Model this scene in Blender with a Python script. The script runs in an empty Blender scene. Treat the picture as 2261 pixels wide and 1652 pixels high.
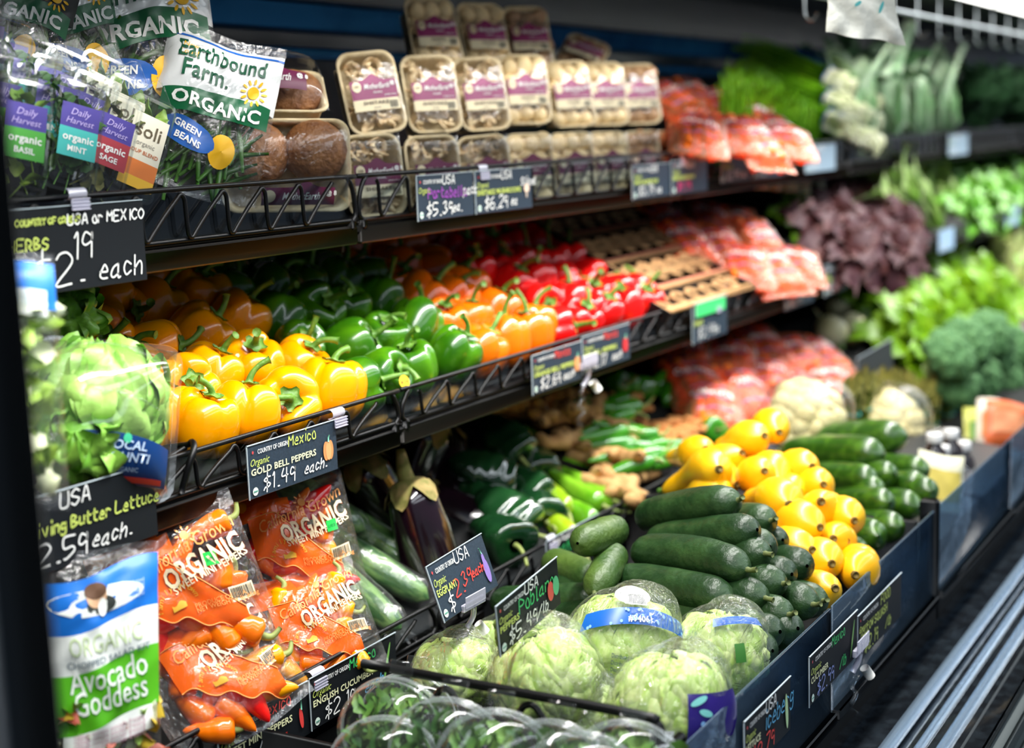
import bpy, math, random
import numpy as np
from mathutils import Matrix, Vector, noise
R_ = random.Random(7)
ZC = 1.55                                   # eye height above the shop floor
sc = bpy.context.scene
COL = sc.collection
# ------------------------------------------------------------------ camera
FPX, IW, IH = 3250.0, 2261.0, 1652.0
def _basis():
    X = np.array([3020 - IW/2, -(225 - IH/2), -FPX]); X /= np.linalg.norm(X)
    r = math.radians(2.0); h = np.array([math.cos(r), math.sin(r), 0])
    Z = np.cross(h, X); Z /= np.linalg.norm(Z)
    return np.stack([X, np.cross(Z, X), Z])
RC = _basis()                                # world = RC @ camera axes
cd = bpy.data.cameras.new('camera'); cam = bpy.data.objects.new('camera', cd); COL.objects.link(cam)
cam.matrix_world = Matrix.Translation((0, 0, ZC)) @ Matrix([list(r) for r in RC]).to_4x4()
cd.sensor_width = 36; cd.lens = FPX/IW*36; cd.clip_start = .05; cd.clip_end = 60
cd.dof.use_dof = True; cd.dof.focus_distance = 1.96; cd.dof.aperture_fstop = 2.4
sc.camera = cam
# ------------------------------------------------------------------ world, lamps, exposure
sc.view_settings.view_transform = 'Standard'; sc.view_settings.look = 'None'
sc.view_settings.exposure = 0.0; sc.view_settings.gamma = 1; sc.view_settings.use_curve_mapping = False
wd = bpy.data.worlds.new('shop_air'); sc.world = wd; wd.use_nodes = True
bg = wd.node_tree.nodes['Background']; bg.inputs[0].default_value = (.62, .78, 1, 1); bg.inputs[1].default_value = .17
def area(name, loc, rot, sx, sy, power, color=(1, 1, 1), spread=180):
    l = bpy.data.lights.new(name, 'AREA'); l.shape = 'RECTANGLE'; l.size = sx; l.size_y = sy
    l.energy = power; l.color = color; l.spread = math.radians(spread)
    o = bpy.data.objects.new(name, l); COL.objects.link(o)
    o.location = (loc[0], loc[1], loc[2] + ZC); o.rotation_euler = rot
    return o
# the case's own strip lamp under the canopy, aimed down and back at the shelves
area('canopy_strip_light', (4.2, .80, .50), (math.radians(26), 0, 0), 8.6, .07, 142, (1, .985, .95), 150)
# shop ceiling rows over the aisle
for k, yy in enumerate((-.9, -2.6)):
    area('aisle_ceiling_light', (8.0, yy, 1.75), (math.radians(14), 0, 0), 24, .35, (215, 190)[k], (.86, .93, 1), 180)
area('bumper_reflection_fill', (19, -1.2, .3), (0, math.radians(-90), 0), 2.6, 7, 200, (.66, .82, 1), 180)   # added bluish panel out of view, for bumper reflections and rim light
sc.cycles.max_bounces = 10; sc.cycles.transparent_max_bounces = 20; sc.cycles.glossy_bounces = 3
sc.cycles.diffuse_bounces = 3; sc.cycles.transmission_bounces = 4; sc.cycles.caustics_reflective = False; sc.cycles.caustics_refractive = False
sc.cycles.use_denoising = True
# ------------------------------------------------------------------ placing: a picture point meets a real plane
def ray(px, py): return RC @ np.array([px - IW/2, -(py - IH/2), -FPX])
def onY(px, py, Y): d = ray(px, py); return d*(Y/d[1])
def onPl(px, py, z0, k, y0): d = ray(px, py); return d*((z0 - k*y0)/(d[2] - k*d[1]))
def atD(px, py, D): return ray(px, py)*(D/FPX)
# ------------------------------------------------------------------ materials
MC = {}
def srgb(c):
    if isinstance(c, str): c = tuple(int(c[i:i+2], 16)/255 for i in (0, 2, 4))
    return tuple(((x + .055)/1.055)**2.4 if x > .04045 else x/12.92 for x in c) + (1,)
def M(name, c, rough=.5, c2=None, ns=20, bump=0, bs=60, metal=0, spec=.5, coat=0, sss=0, trans=0, lo=.4, hi=.65, wave=None, alpha=1):
    if name in MC: return MC[name]
    m = bpy.data.materials.new(name); m.use_nodes = True; nt = m.node_tree; N = nt.nodes; L = nt.links
    b = N['Principled BSDF']; b.inputs['Base Color'].default_value = srgb(c)
    b.inputs['Roughness'].default_value = rough; b.inputs['Metallic'].default_value = metal
    b.inputs['Specular IOR Level'].default_value = spec; b.inputs['Coat Weight'].default_value = coat; b.inputs['Coat Roughness'].default_value = .08
    if sss: b.inputs['Subsurface Weight'].default_value = sss; b.inputs['Subsurface Radius'].default_value = (.02, .012, .004); b.inputs['Subsurface Scale'].default_value = .5
    tc = N.new('ShaderNodeTexCoord')
    if c2 is not None:
        if wave:
            t = N.new('ShaderNodeTexNoise'); mp = N.new('ShaderNodeMapping'); mp.inputs['Scale'].default_value = wave
            L.new(tc.outputs['Object'], mp.inputs[0]); L.new(mp.outputs[0], t.inputs['Vector'])
        else:
            t = N.new('ShaderNodeTexNoise'); L.new(tc.outputs['Object'], t.inputs['Vector'])
        t.inputs['Scale'].default_value = ns; t.inputs['Detail'].default_value = 4
        r = N.new('ShaderNodeValToRGB'); r.color_ramp.elements[0].position = lo; r.color_ramp.elements[1].position = hi
        r.color_ramp.elements[0].color = srgb(c); r.color_ramp.elements[1].color = srgb(c2)
        L.new(t.outputs['Fac'], r.inputs[0]); L.new(r.outputs[0], b.inputs['Base Color'])
    if bump:
        t = N.new('ShaderNodeTexNoise'); t.inputs['Scale'].default_value = bs; t.inputs['Detail'].default_value = 3
        L.new(tc.outputs['Object'], t.inputs['Vector'])
        bp = N.new('ShaderNodeBump'); bp.inputs['Strength'].default_value = bump; bp.inputs['Distance'].default_value = .004
        L.new(t.outputs['Fac'], bp.inputs['Height']); L.new(bp.outputs[0], b.inputs['Normal'])
    MC[name] = m; return m
def film(name, tint='FFFFFF', dens=.05, rough=.12, bump=.6, bs=35, body=0, crease=0):
    """clear plastic: passes light, shines at creases; body = share of milky film"""
    if name in MC: return MC[name]
    m = bpy.data.materials.new(name); m.use_nodes = True; nt = m.node_tree; N = nt.nodes; L = nt.links; N.clear()
    out = N.new('ShaderNodeOutputMaterial'); tr = N.new('ShaderNodeBsdfTransparent'); tr.inputs[0].default_value = srgb(tint)
    gl = N.new('ShaderNodeBsdfGlossy'); gl.inputs['Roughness'].default_value = rough; gl.inputs[0].default_value = (1, 1, 1, 1)
    fr = N.new('ShaderNodeFresnel'); ge = N.new('ShaderNodeNewGeometry'); io = N.new('ShaderNodeMath'); io.operation = 'MULTIPLY_ADD'; io.inputs[1].default_value = -.76; io.inputs[2].default_value = 1.45
    L.new(ge.outputs['Backfacing'], io.inputs[0]); L.new(io.outputs[0], fr.inputs[0])                # thin sheet: both faces reflect alike
    ad = N.new('ShaderNodeMath'); ad.operation = 'ADD'; ad.use_clamp = True; ad.inputs[1].default_value = dens
    mx = N.new('ShaderNodeMixShader'); L.new(fr.outputs[0], ad.inputs[0]); L.new(ad.outputs[0], mx.inputs[0])
    if body:
        df = N.new('ShaderNodeBsdfDiffuse'); df.inputs[0].default_value = srgb(tint); m2 = N.new('ShaderNodeMixShader')
        m2.inputs[0].default_value = body; L.new(tr.outputs[0], m2.inputs[1]); L.new(df.outputs[0], m2.inputs[2]); L.new(m2.outputs[0], mx.inputs[1])
    else: L.new(tr.outputs[0], mx.inputs[1])
    L.new(gl.outputs[0], mx.inputs[2]); L.new(mx.outputs[0], out.inputs[0])
    if bump:
        tc = N.new('ShaderNodeTexCoord'); t = N.new('ShaderNodeTexNoise'); t.inputs['Scale'].default_value = bs; t.inputs['Detail'].default_value = 3
        t.inputs['Distortion'].default_value = crease
        L.new(tc.outputs['Object'], t.inputs['Vector']); bp = N.new('ShaderNodeBump'); bp.inputs['Strength'].default_value = bump; bp.inputs['Distance'].default_value = .006
        L.new(t.outputs['Fac'], bp.inputs['Height']); L.new(bp.outputs[0], gl.inputs['Normal']); L.new(bp.outputs[0], fr.inputs['Normal'])
    MC[name] = m; return m
BLK = M('black_powder_coat', '08090A', .45, spec=.3)
WIRE = M('black_wire_coat', '050506', .38, spec=.3)
LIPM = M('dark_bronze_steel', '1E1B18', .45, metal=.3, spec=.3)
SHELF = M('dark_shelf_steel', '060708', .6, spec=.25)
CLEAR = film('clear_acrylic', 'F2F6F8', .0, .06, .03, 8)
CLIP = film('frosted_clip_plastic', 'E6E4F4', .12, .2, .3, 90, body=.55)
FILM = film('cling_film', 'FFFFFF', .0, .12, .55, 26, crease=1.5)
FILMS = film('crinkled_film', 'FFFFFF', .015, .14, .7, 45, body=.02, crease=2.5)
PET = film('clear_clamshell_plastic', 'F6F8F8', .0, .08, .06, 20, body=.012)
WHITE = M('white_ink', 'F4F4F0', .5); CREAM = M('cream_ink', 'EFE6CF', .5)
YG = M('yellow_green_ink', 'C9D968', .5); GRN = M('green_marker', '37C76A', .5); REDI = M('red_marker', 'F2453A', .5)
BOARD = M('slate_price_card', '22303E', .5, '293847', 300, lo=.45, hi=.6); BOARDD = M('dark_price_card', '0C1116', .6, spec=.25)
EDGE = M('card_edge', 'B9C6CC', .5)
# ------------------------------------------------------------------ mesh building
def rotm(ax, ang): return np.array(Matrix.Rotation(ang, 3, ax))
def nz(p, s=1.0, o=0.0): return noise.noise(Vector((p[0]*s + o, p[1]*s + 3.7*o, p[2]*s - o)))
class G:
    def __init__(s): s.V = []; s.F = []; s.n = 0
    def add(s, v, f):
        v = np.asarray(v, float).reshape(-1, 3)
        s.V.append(v); s.F += [tuple(int(i) + s.n for i in q) for q in f]; s.n += len(v); return s
    def grid(s, P, cu=False, cv=False):
        P = np.asarray(P); a, b = P.shape[:2]; F = []
        for i in range(a if cu else a - 1):
            for j in range(b if cv else b - 1):
                i2, j2 = (i + 1) % a, (j + 1) % b
                F.append((i*b + j, i2*b + j, i2*b + j2, i*b + j2))
        return s.add(P.reshape(-1, 3), F)
    def tube(s, pts, r, n=8, cap=True, flat=1.0):
        pts = np.asarray(pts, float); k = len(pts); r = np.ones(k)*r if np.isscalar(r) else np.asarray(r)
        t = np.gradient(pts, axis=0); t /= np.linalg.norm(t, axis=1)[:, None] + 1e-12
        u = np.cross(t[0], (0, 0, 1)) if abs(t[0][2]) < .9 else np.cross(t[0], (0, 1, 0))
        P = []; a = np.linspace(0, 2*math.pi, n, endpoint=False)
        for i in range(k):
            u = u - t[i]*np.dot(u, t[i]); u /= np.linalg.norm(u) + 1e-12; w = np.cross(t[i], u)
            P.append(pts[i] + r[i]*(np.cos(a)[:, None]*u + flat*np.sin(a)[:, None]*w))
        b = s.n; s.grid(np.array(P), cv=True)
        if cap: s.F.append(tuple(b + j for j in range(n))[::-1]); s.F.append(tuple(b + (k-1)*n + j for j in range(n)))
        return s
    def box(s, c, d, rot=None, bev=0.0):
        hx, hy, hz = d[0]/2, d[1]/2, d[2]/2
        if bev <= 0:
            v = np.array([(x, y, z) for x in (-hx, hx) for y in (-hy, hy) for z in (-hz, hz)])
            f = [(0, 1, 3, 2), (4, 6, 7, 5), (0, 4, 5, 1), (2, 3, 7, 6), (0, 2, 6, 4), (1, 5, 7, 3)]
        else:
            b = min(bev, hx*.9, hy*.9, hz*.9); v = []; idx = {}
            for x in (-1, 1):
                for y in (-1, 1):
                    for z in (-1, 1):
                        for k in range(3):
                            p = [x*(hx - b), y*(hy - b), z*(hz - b)]; p[k] = (x*hx, y*hy, z*hz)[k]
                            idx[(x, y, z, k)] = len(v); v.append(p)
            f = []; sg = (-1, 1)
            cyc = [(-1, -1), (1, -1), (1, 1), (-1, 1)]
            for k in range(3):
                for e in sg:
                    q = []
                    for (a, c_) in cyc:
                        t = [a, c_]; t.insert(k, e); q.append(idx[(t[0], t[1], t[2], k)])
                    f.append(tuple(q if (e > 0) != (k == 1) else q[::-1]))
            for k in range(3):
                o1, o2 = [i for i in range(3) if i != k]
                for a in sg:
                    for c_ in sg:
                        q = []
                        for (e, kk) in ((-1, o1), (-1, o2), (1, o2), (1, o1)):
                            t = [0, 0, 0]; t[k] = e; t[o1] = a; t[o2] = c_; q.append(idx[(t[0], t[1], t[2], kk)])
                        f.append(tuple(q))
            for x in sg:
                for y in sg:
                    for z in sg: f.append(tuple(idx[(x, y, z, k)] for k in range(3)))
            v = np.array(v)
        if rot is not None: v = v @ np.asarray(rot).T
        return s.add(v + np.array(c), f)
    def map(s, fn): s.V = [fn(v) for v in s.V]; return s
    # ink on a surface S(x, z, off) -> xyz (arrays)
    def band(s, S, x0, x1, zlo, zhi, off=.0006, nx=16, nzz=8):
        xs = np.linspace(x0, x1, nx); lo = zlo(xs) if callable(zlo) else np.full(nx, zlo); hi = zhi(xs) if callable(zhi) else np.full(nx, zhi)
        t = np.linspace(0, 1, nzz); Z = lo[:, None]*(1 - t) + hi[:, None]*t; X = np.repeat(xs[:, None], nzz, 1)
        return s.grid(S(X, Z, off)[:, ::-1])
    def disc(s, S, cx, cz, rx, rz, off=.0008, n=20, star=0, rings=3, rot=0):
        a = np.linspace(0, 2*math.pi, n, endpoint=False); r = np.linspace(0.02, 1, rings)[:, None]
        k = 1 - star*(np.arange(n) % 2); c_, s_ = math.cos(rot), math.sin(rot)
        x = r*rx*np.cos(a)*k; z = r*rz*np.sin(a)*k
        return s.grid(S(cx + x*c_ - z*s_, cz + x*s_ + z*c_, off), cv=True)
    def text(s, S, t, x, z, size, off=.001, align='L', bold=0., shear=0., rot=0., w=None, sub=.012):
        V, F = text_mesh(t, bold, shear)
        if not len(V): return s
        V = V.copy()
        wd = V[:, 0].max() - V[:, 0].min(); V[:, 0] -= V[:, 0].min(); sx = size if w is None else w/wd
        X = V[:, 0]*sx; Z = V[:, 1]*size
        if align == 'C': X = X - wd*sx/2
        if align == 'R': X = X - wd*sx
        c_, s_ = math.cos(rot), math.sin(rot)
        return s.add(S(x + X*c_ - Z*s_, z + X*s_ + Z*c_, off), F)
    def hand(s, S, t, x, z, size, off=.001, width=.0016, rot=0., slant=.12, sp=1.0, seed=0):
        """marker handwriting: every letter a set of ribbons"""
        rr = random.Random(seed + len(t)); cx = 0.; c_, s_ = math.cos(rot), math.sin(rot); u = size/6.
        for ch in t:
            if ch == ' ': cx += 2.4; continue
            gl = GL.get(ch) or GL.get(ch.lower()) or GL.get(ch.upper())
            if gl is None: cx += 2; continue
            dz = rr.uniform(-.35, .35); mxx = 0
            for st in gl.split(';'):
                p = np.array([(int(q[0]), int(q[1]) - 2) for q in st.split()], float); mxx = max(mxx, p[:, 0].max())
                if len(p) > 2: p = crom(p, 5)
                p[:, 0] += cx + p[:, 1]*slant; p[:, 1] += dz
                d = np.gradient(p, axis=0); d /= np.linalg.norm(d, axis=1)[:, None] + 1e-9; nn = np.stack([-d[:, 1], d[:, 0]], 1)
                hw = width/2/u
                p = np.vstack([p[:1] - d[:1]*hw*.7, p, p[-1:] + d[-1:]*hw*.7]); nn = np.vstack([nn[:1]*.5, nn, nn[-1:]*.5])
                A = (p + nn*hw)*u*sp_(sp); B = (p - nn*hw)*u*sp_(sp)
                rows = [S(x + q[:, 0]*c_ - q[:, 1]*s_, z + q[:, 0]*s_ + q[:, 1]*c_, off) for q in (A, B)]
                s.grid(np.stack(rows, 1))
            cx += mxx + 1.5
        return s
    def mesh(s, name, mat, smooth=True):
        me = bpy.data.meshes.new(name)
        V = np.vstack(s.V) if s.V else np.zeros((0, 3)); me.from_pydata(V.tolist(), [], s.F); me.update()
        if smooth: me.polygons.foreach_set('use_smooth', [True]*len(me.polygons))
        if mat: me.materials.append(mat)
        return me
    def obj(s, name, mat, parent=None, smooth=True, loc=None, rot=None, auto=False):
        me = s.mesh(name, mat, smooth)
        if auto:
            try: me.set_sharp_from_angle(angle=math.radians(38))
            except Exception: pass
        o = bpy.data.objects.new(name, me); COL.objects.link(o)
        if parent is not None: o.parent = parent
        if loc is not None: o.location = loc
        if rot is not None: o.rotation_euler = rot
        return o
def sp_(s): return np.array([s, 1.0])
def crom(p, k):
    q = np.vstack([2*p[0] - p[1], p, 2*p[-1] - p[-2]]); out = []
    for i in range(1, len(q) - 2):
        for j in range(k):
            t = j/k; a, b, c, d = q[i-1], q[i], q[i+1], q[i+2]
            out.append(.5*((2*b) + (-a + c)*t + (2*a - 5*b + 4*c - d)*t*t + (-a + 3*b - 3*c + d)*t**3))
    out.append(q[-2]); return np.array(out)
TC = {}
def text_mesh(t, bold, shear):
    k = (t, bold, shear)
    if k in TC: return TC[k]
    c = bpy.data.curves.new('ink', 'FONT'); c.body = t; c.size = 1; c.resolution_u = 2; c.offset = bold; c.shear = shear; c.space_character = 1.0 + bold*1.5
    o = bpy.data.objects.new('ink', c); COL.objects.link(o)
    me = o.to_mesh(); V = np.array([v.co[:] for v in me.vertices]) if len(me.vertices) else np.zeros((0, 3)); F = [tuple(p.vertices) for p in me.polygons]
    o.to_mesh_clear(); bpy.data.objects.remove(o); bpy.data.curves.remove(c)
    # merge nothing; split long edges so that ink follows curved packs
    TC[k] = (V, F); return TC[k]
GL = {'0':'28 06 04 22 44 46 28','1':'07 18 12','2':'07 18 38 46 02 42','3':'07 28 37 25 44 33 12 03','4':'18 05 45;38 32','5':'48 08 05 35 44 33 12 02','6':'38 06 03 12 32 44 25 04','7':'08 48 12','8':'28 07 25 43 22 03 25 47 28','9':'37 18 06 15 36 38 32','$':'47 27 06 25 44 33 13 02;29 21','.':'12 22','/':'02 48',
'A':'02 28 42;14 34','B':'02 08 37 15 44 33 02','C':'47 28 06 04 22 43','D':'02 08 37 43 02','E':'48 08 05 02 42;05 35','F':'48 08 02;05 35','G':'47 28 06 03 22 43 35','H':'08 02;48 42;05 45','I':'28 22','L':'08 02 42','M':'02 08;08 25 48;48 42','N':'02 08;08 42;42 48','O':'28 06 04 22 44 46 28','P':'02 08 37 46 35 05','Q':'28 06 04 22 44 46 28;34 51','R':'02 08 37 35 05;15 42','S':'47 28 06 25 44 22 03','T':'08 48;28 22','U':'08 03 22 43 48','W':'08 12;12 26;26 32;32 48','X':'08 42;48 02','Y':'08 25;48 25;25 22',
'a':'36 15 03 12 33;36 32 42','b':'08 02;05 26 34 22 02','c':'35 16 04 12 33','d':'35 16 04 12 33;38 32','e':'04 34 26 15 03 12 32','g':'35 16 04 13 34;36 31 10 01','h':'08 02;04 26 35 32','i':'16 12;18 19','k':'08 02;36 04 32','l':'18 12 22','m':'06 02;05 16 25 22;25 36 45 42','n':'06 02;05 26 35 32','o':'16 04 12 32 34 26 16','p':'06 00;05 26 34 22 03','r':'06 02;04 16 35','s':'35 16 15 33 22 02','t':'18 13 22 32;06 36','u':'06 03 12 33;36 32','x':'06 32;36 02','y':'06 14 23;36 23 10','v':'06 22 36','f':'38 27 22;06 36'}
def flat(x, z, off=0):
    x, z = np.broadcast_arrays(np.asarray(x, float), np.asarray(z, float)); return np.stack([x, np.full(x.shape, -off), z], -1)
# ------------------------------------------------------------------ things
def tag(o, label, cat, group=None, kind=None):
    if label: o['label'] = label
    if cat: o['category'] = cat
    if group: o['group'] = group
    if kind: o['kind'] = kind
    return o
def empty(name, label, cat, loc=(0, 0, 0), rot=(0, 0, 0), group=None, kind=None):
    o = bpy.data.objects.new(name, None); o.empty_display_size = .02; COL.objects.link(o); o.location = loc; o.rotation_euler = rot
    return tag(o, label, cat, group, kind)
KIDS = {}
def dup(o, loc=None, rot=None, label=None, group=None, scale=None):
    c = o.copy(); COL.objects.link(c)
    if loc is not None: c.location = loc
    if rot is not None: c.rotation_euler = rot
    if scale is not None: c.scale = (scale,)*3 if np.isscalar(scale) else scale
    if label: c['label'] = label
    if group: c['group'] = group
    kids = KIDS.get(o.name)
    if kids is None: kids = KIDS[o.name] = [(k, list(k.children)) for k in o.children]
    for k, sub in kids:
        d = k.copy(); COL.objects.link(d); d.parent = c
        for g in sub:
            e = g.copy(); COL.objects.link(e); e.parent = d
    return c
def kill(o):
    KIDS.pop(o.name, None)
    for k in list(o.children): kill(k)
    bpy.data.objects.remove(o)
def eul(yaw=0, tilt=0, roll=0, deg=True):
    if deg: yaw, tilt, roll = map(math.radians, (yaw, tilt, roll))
    return (Matrix.Rotation(yaw, 3, 'Z') @ Matrix.Rotation(-tilt, 3, 'X') @ Matrix.Rotation(roll, 3, 'Y')).to_euler()
def dirq(v, up='Z', spin=0):
    q = Vector(v).to_track_quat(up, 'Y'); return (q.to_matrix() @ Matrix.Rotation(spin, 3, up)).to_euler()
ORD = ['first','second','third','fourth','fifth','sixth','seventh','eighth','ninth','tenth','eleventh','twelfth','thirteenth','fourteenth','fifteenth','sixteenth','seventeenth','eighteenth','nineteenth','twentieth']
def od(i, n):
    if n == 1: return 'only one'
    if i == 0: return 'leftmost'
    if i == n - 1: return 'rightmost'
    return ORD[i] + ' from left'
def rowname(i, n): return 'front row' if i == 0 else ('back row' if i == n - 1 else ORD[i] + ' row from the front')
def structure(o): o['kind'] = 'structure'; return o
# ------------------------------------------------------------------ the case
Y1, Y2, Y3, Y4 = 1.30, 1.24, 1.19, .61        # fronts of top, middle, lower shelf and of the bottom deck
ZT, ZM, ZL = -.128, -.432, -.752              # front edge height of the three decks
KT, KM, KL = .16, .47, .47                    # how steeply the decks rise to the back
XL, XR = .652, 10.2
LEN = XR - XL; XM = (XL + XR)/2
concrete = M('grey_polished_floor', '54585A', .35, '474B4D', 3, lo=.3, hi=.7)
structure(G().box((3.5, -1.5, -ZC - .03), (22, 10, .06)).obj('floor', concrete, smooth=False))
navy = M('dark_navy_case_lining', '050C16', .3, '081422', 4, metal=.1, bump=.05, bs=6)
wb = structure(G().box((XM, 1.84, -.45), (LEN + .6, .05, 2.1)).obj('wall_back', navy, smooth=False))
for k in range(8):                                    # joined lining panels of the back wall
    for j in range(3):
        G().box((XL + .6 + k*1.22, 1.809, .1 - j*.36), (1.205, .012, .345), bev=.003).obj('lining_panel', navy, wb, smooth=False)
blackm = M('black_case_end', '07080A', .3, spec=.4)
o = structure(G().box((XL - .024, 1.29, -.45), (.046, 1.10, 2.1), bev=.012).obj('trim_1', blackm))
o = structure(G().box((XL - .024, .737, -.45), (.05, .012, 2.1), bev=.004).obj('trim_2', M('steel_edge_strip', '20262C', .35, metal=.5)))
# canopy with the lamp strip and its hanging rail
cg = G().box((XM, 1.40, .415), (LEN, .85, .05), bev=.008).box((XM, .985, .47), (LEN, .03, .15), bev=.006)
wall_glint = structure(G().box((XM, 1.775, .235), (LEN, .03, .055), rotm('X', .25), bev=.006).box((XM, 1.78, .165), (LEN, .02, .018), bev=.004).obj('trim_7', M('painted_blue_reflection', '3E92DC', .22, '1E5A9A', 3, metal=.4)))  # added ledges whose blue colour stands for reflections on the back wall
canopy = tag(cg.obj('canopy', M('black_canopy_steel', '040506', .5, spec=.2)), 'black canopy roof of the refrigerated case, above the top shelf', 'canopy', kind='structure')
lt = empty('strip_lamp', 'long white lamp tube under the canopy at top right', 'lamp', (XM, .955, .318))
emi = bpy.data.materials.new('lit_tube'); emi.use_nodes = True; b = emi.node_tree.nodes['Principled BSDF']; b.inputs['Emission Color'].default_value = (1, .99, .95, 1); b.inputs['Emission Strength'].default_value = 5
G().tube([(-LEN/2, 0, 0), (LEN/2, 0, 0)], .010, 10).obj('tube', emi, lt)
G().box((0, .008, .022), (LEN, .05, .022), bev=.004).obj('housing', M('white_lamp_housing', 'C9CFCE', .4), lt)
for k in range(14):
    G().box((-LEN/2 + .35 + k*.7, 0, .004), (.03, .03, .03), bev=.008).obj('bracket', M('white_lamp_housing', 'C9CFCE', .4), lt)
hr = empty('hanging_rail', 'grey steel rail with hooks below the lamp at top right', 'rail', (XM, 1.10, .282))
G().tube([(-LEN/2, 0, 0), (LEN/2, 0, 0)], .006, 8).obj('rod', M('brushed_steel', '9AA2A6', .35, metal=.8), hr)
for k in range(30):
    x = -LEN/2 + 2.6 + k*.24
    G().tube(crom(np.array([(x, 0, .1), (x, 0, .0), (x, -.002, -.05), (x, -.02, -.06), (x, -.03, -.045)]), 3), .003, 5).obj('hook', M('brushed_steel', '9AA2A6', .35, metal=.8), hr)
# three shelves
def shelf(Yf, zf, k, depth, label, t=.028):
    e = empty('display_shelf', label, 'shelf', (XL, Yf, zf), group=None)
    a = math.atan(k); L_ = depth/math.cos(a)
    G().box((LEN/2, depth/2, -.008 + k*depth/2), (LEN, L_, .008), rotm('X', a)).obj('deck', SHELF, e, smooth=False)
    n = 8
    for i in range(n):                                # each 1.22 m length has its own lip
        x0 = max(0, -.07 + i*1.22 + .003); x1 = min(LEN, -.07 + (i + 1)*1.22 - .003)
        if x1 < x0: continue
        G().box(((x0 + x1)/2, .006, -t/2 - .002), (x1 - x0, .014, t), bev=.003).box(((x0 + x1)/2, .012, .002), (x1 - x0, .02, .006), bev=.002).obj('lip', LIPM, e)
        G().box(((x0 + x1)/2, .12, -t + .002), (x1 - x0, .22, .005)).obj('under_tray', BLK, e, smooth=False)
        G().box((x1, depth/2, k*depth/2 - .03), (.006, depth - .05, .035), rotm('X', a)).obj('bracket', BLK, e, smooth=False)
    return e
shelf(Y1, ZT, KT, .46, 'top black shelf holding herbs, mushrooms and scallions')
shelf(Y2, ZM, KM, .5, 'middle black shelf holding the bell peppers and leaf lettuce')
shelf(Y3, ZL, KL, .5, 'lower black shelf holding bagged mini peppers, eggplant and poblanos')
def fence(x0, x1, Yf, zb, zt, label, kinks=True):
    e = empty('shelf_fence', label, 'fence', (x0, Yf, zb), group='black wire fences along the shelf fronts')
    w = x1 - x0; h = zt - zb; r = .0036
    P = [(.012, 0, 0), (.002, 0, .008), (.004, 0, h*.5), (.012, 0, h - .014), (.024, 0, h - .002), (.045, 0, h), (w/2, 0, h), (w - .045, 0, h), (w - .02, 0, h - .003), (w - .010, 0, h - .016), (w - .006, 0, h*.5), (w - .004, 0, .008), (w - .014, 0, 0)]
    G().tube(crom(np.array(P), 4), r, 8).obj('rail', WIRE, e)
    G().tube([(.01, .001, 0), (w - .01, .001, 0)], r*.9, 6).obj('bottom_wire', WIRE, e)
    n = int((w - .05)/.080); pts = []
    for k in range(n):
        x = .045 + k*.080
        pts += [(x, -.004, h - .008), (x + .004, -.004, h - .014), (x + .005, -.004, h*.5), (x + .007, -.004, .008), (x + .013, -.004, .003), (x + .021, -.004, .010), (x + .045, -.004, h*.5), (x + .070, -.004, h - .012), (x + .076, -.004, h - .007)]
    G().tube(crom(np.array(pts), 2), r*.85, 6).obj('zigzag_wire', WIRE, e)
    G().box((w/2, .009, h/2 - .003), (w - .02, .003, h - .002)).obj('clear_panel', CLEAR, e, smooth=False)
    for s_ in (.012, w - .012): G().box((s_, .002, -.006), (.012, .014, .016), bev=.003).obj('foot', WIRE, e)
    return e
for i in range(8):
    x0, x1 = max(XL, .58 + i*1.22), min(XR, .58 + (i + 1)*1.22)
    w_ = ['nearest at the left', 'second from the left', 'third from the left', 'fourth from the left', 'fifth from the left', 'sixth from the left', 'seventh from the left', 'farthest'][i]
    fence(x0 + .002, x1 - .002, Y1, ZT + .006, -.057, 'black zigzag wire fence of the top shelf, length ' + w_)
    fence(x0 + .002, x1 - .002, Y2, ZM + .006, -.377, 'black zigzag wire fence of the middle shelf, length ' + w_)
    if i < 5: fence(x0 + .002, x1 - .002, Y3, ZL + .004, -.702, 'black zigzag wire fence of the lower shelf, length ' + w_)
# hooked wire divider between butter lettuce and gold peppers
x = 1.345
dv = empty('wire_divider', 'black wire divider hooked over the middle fence beside the butter lettuce', 'divider', (x, Y2, -.377))
G().tube(crom(np.array([(-.03, -.004, -.045), (-.022, -.012, -.012), (-.012, -.012, .004), (0, 0, .012), (0, .02, .006), (0, .12, .004), (0, .3, .11)]), 5), .0042, 8).obj('hook_wire', WIRE, dv)
G().tube([(-.07, .006, -.005), (-.02, .012, .0), (0, .012, .004)], .0036, 8).obj('cross_wire', WIRE, dv)
G().tube([(0, .03, .004), (0, .06, -.03), (0, .1, .0)], .0034, 8).obj('strut', WIRE, dv)
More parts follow.
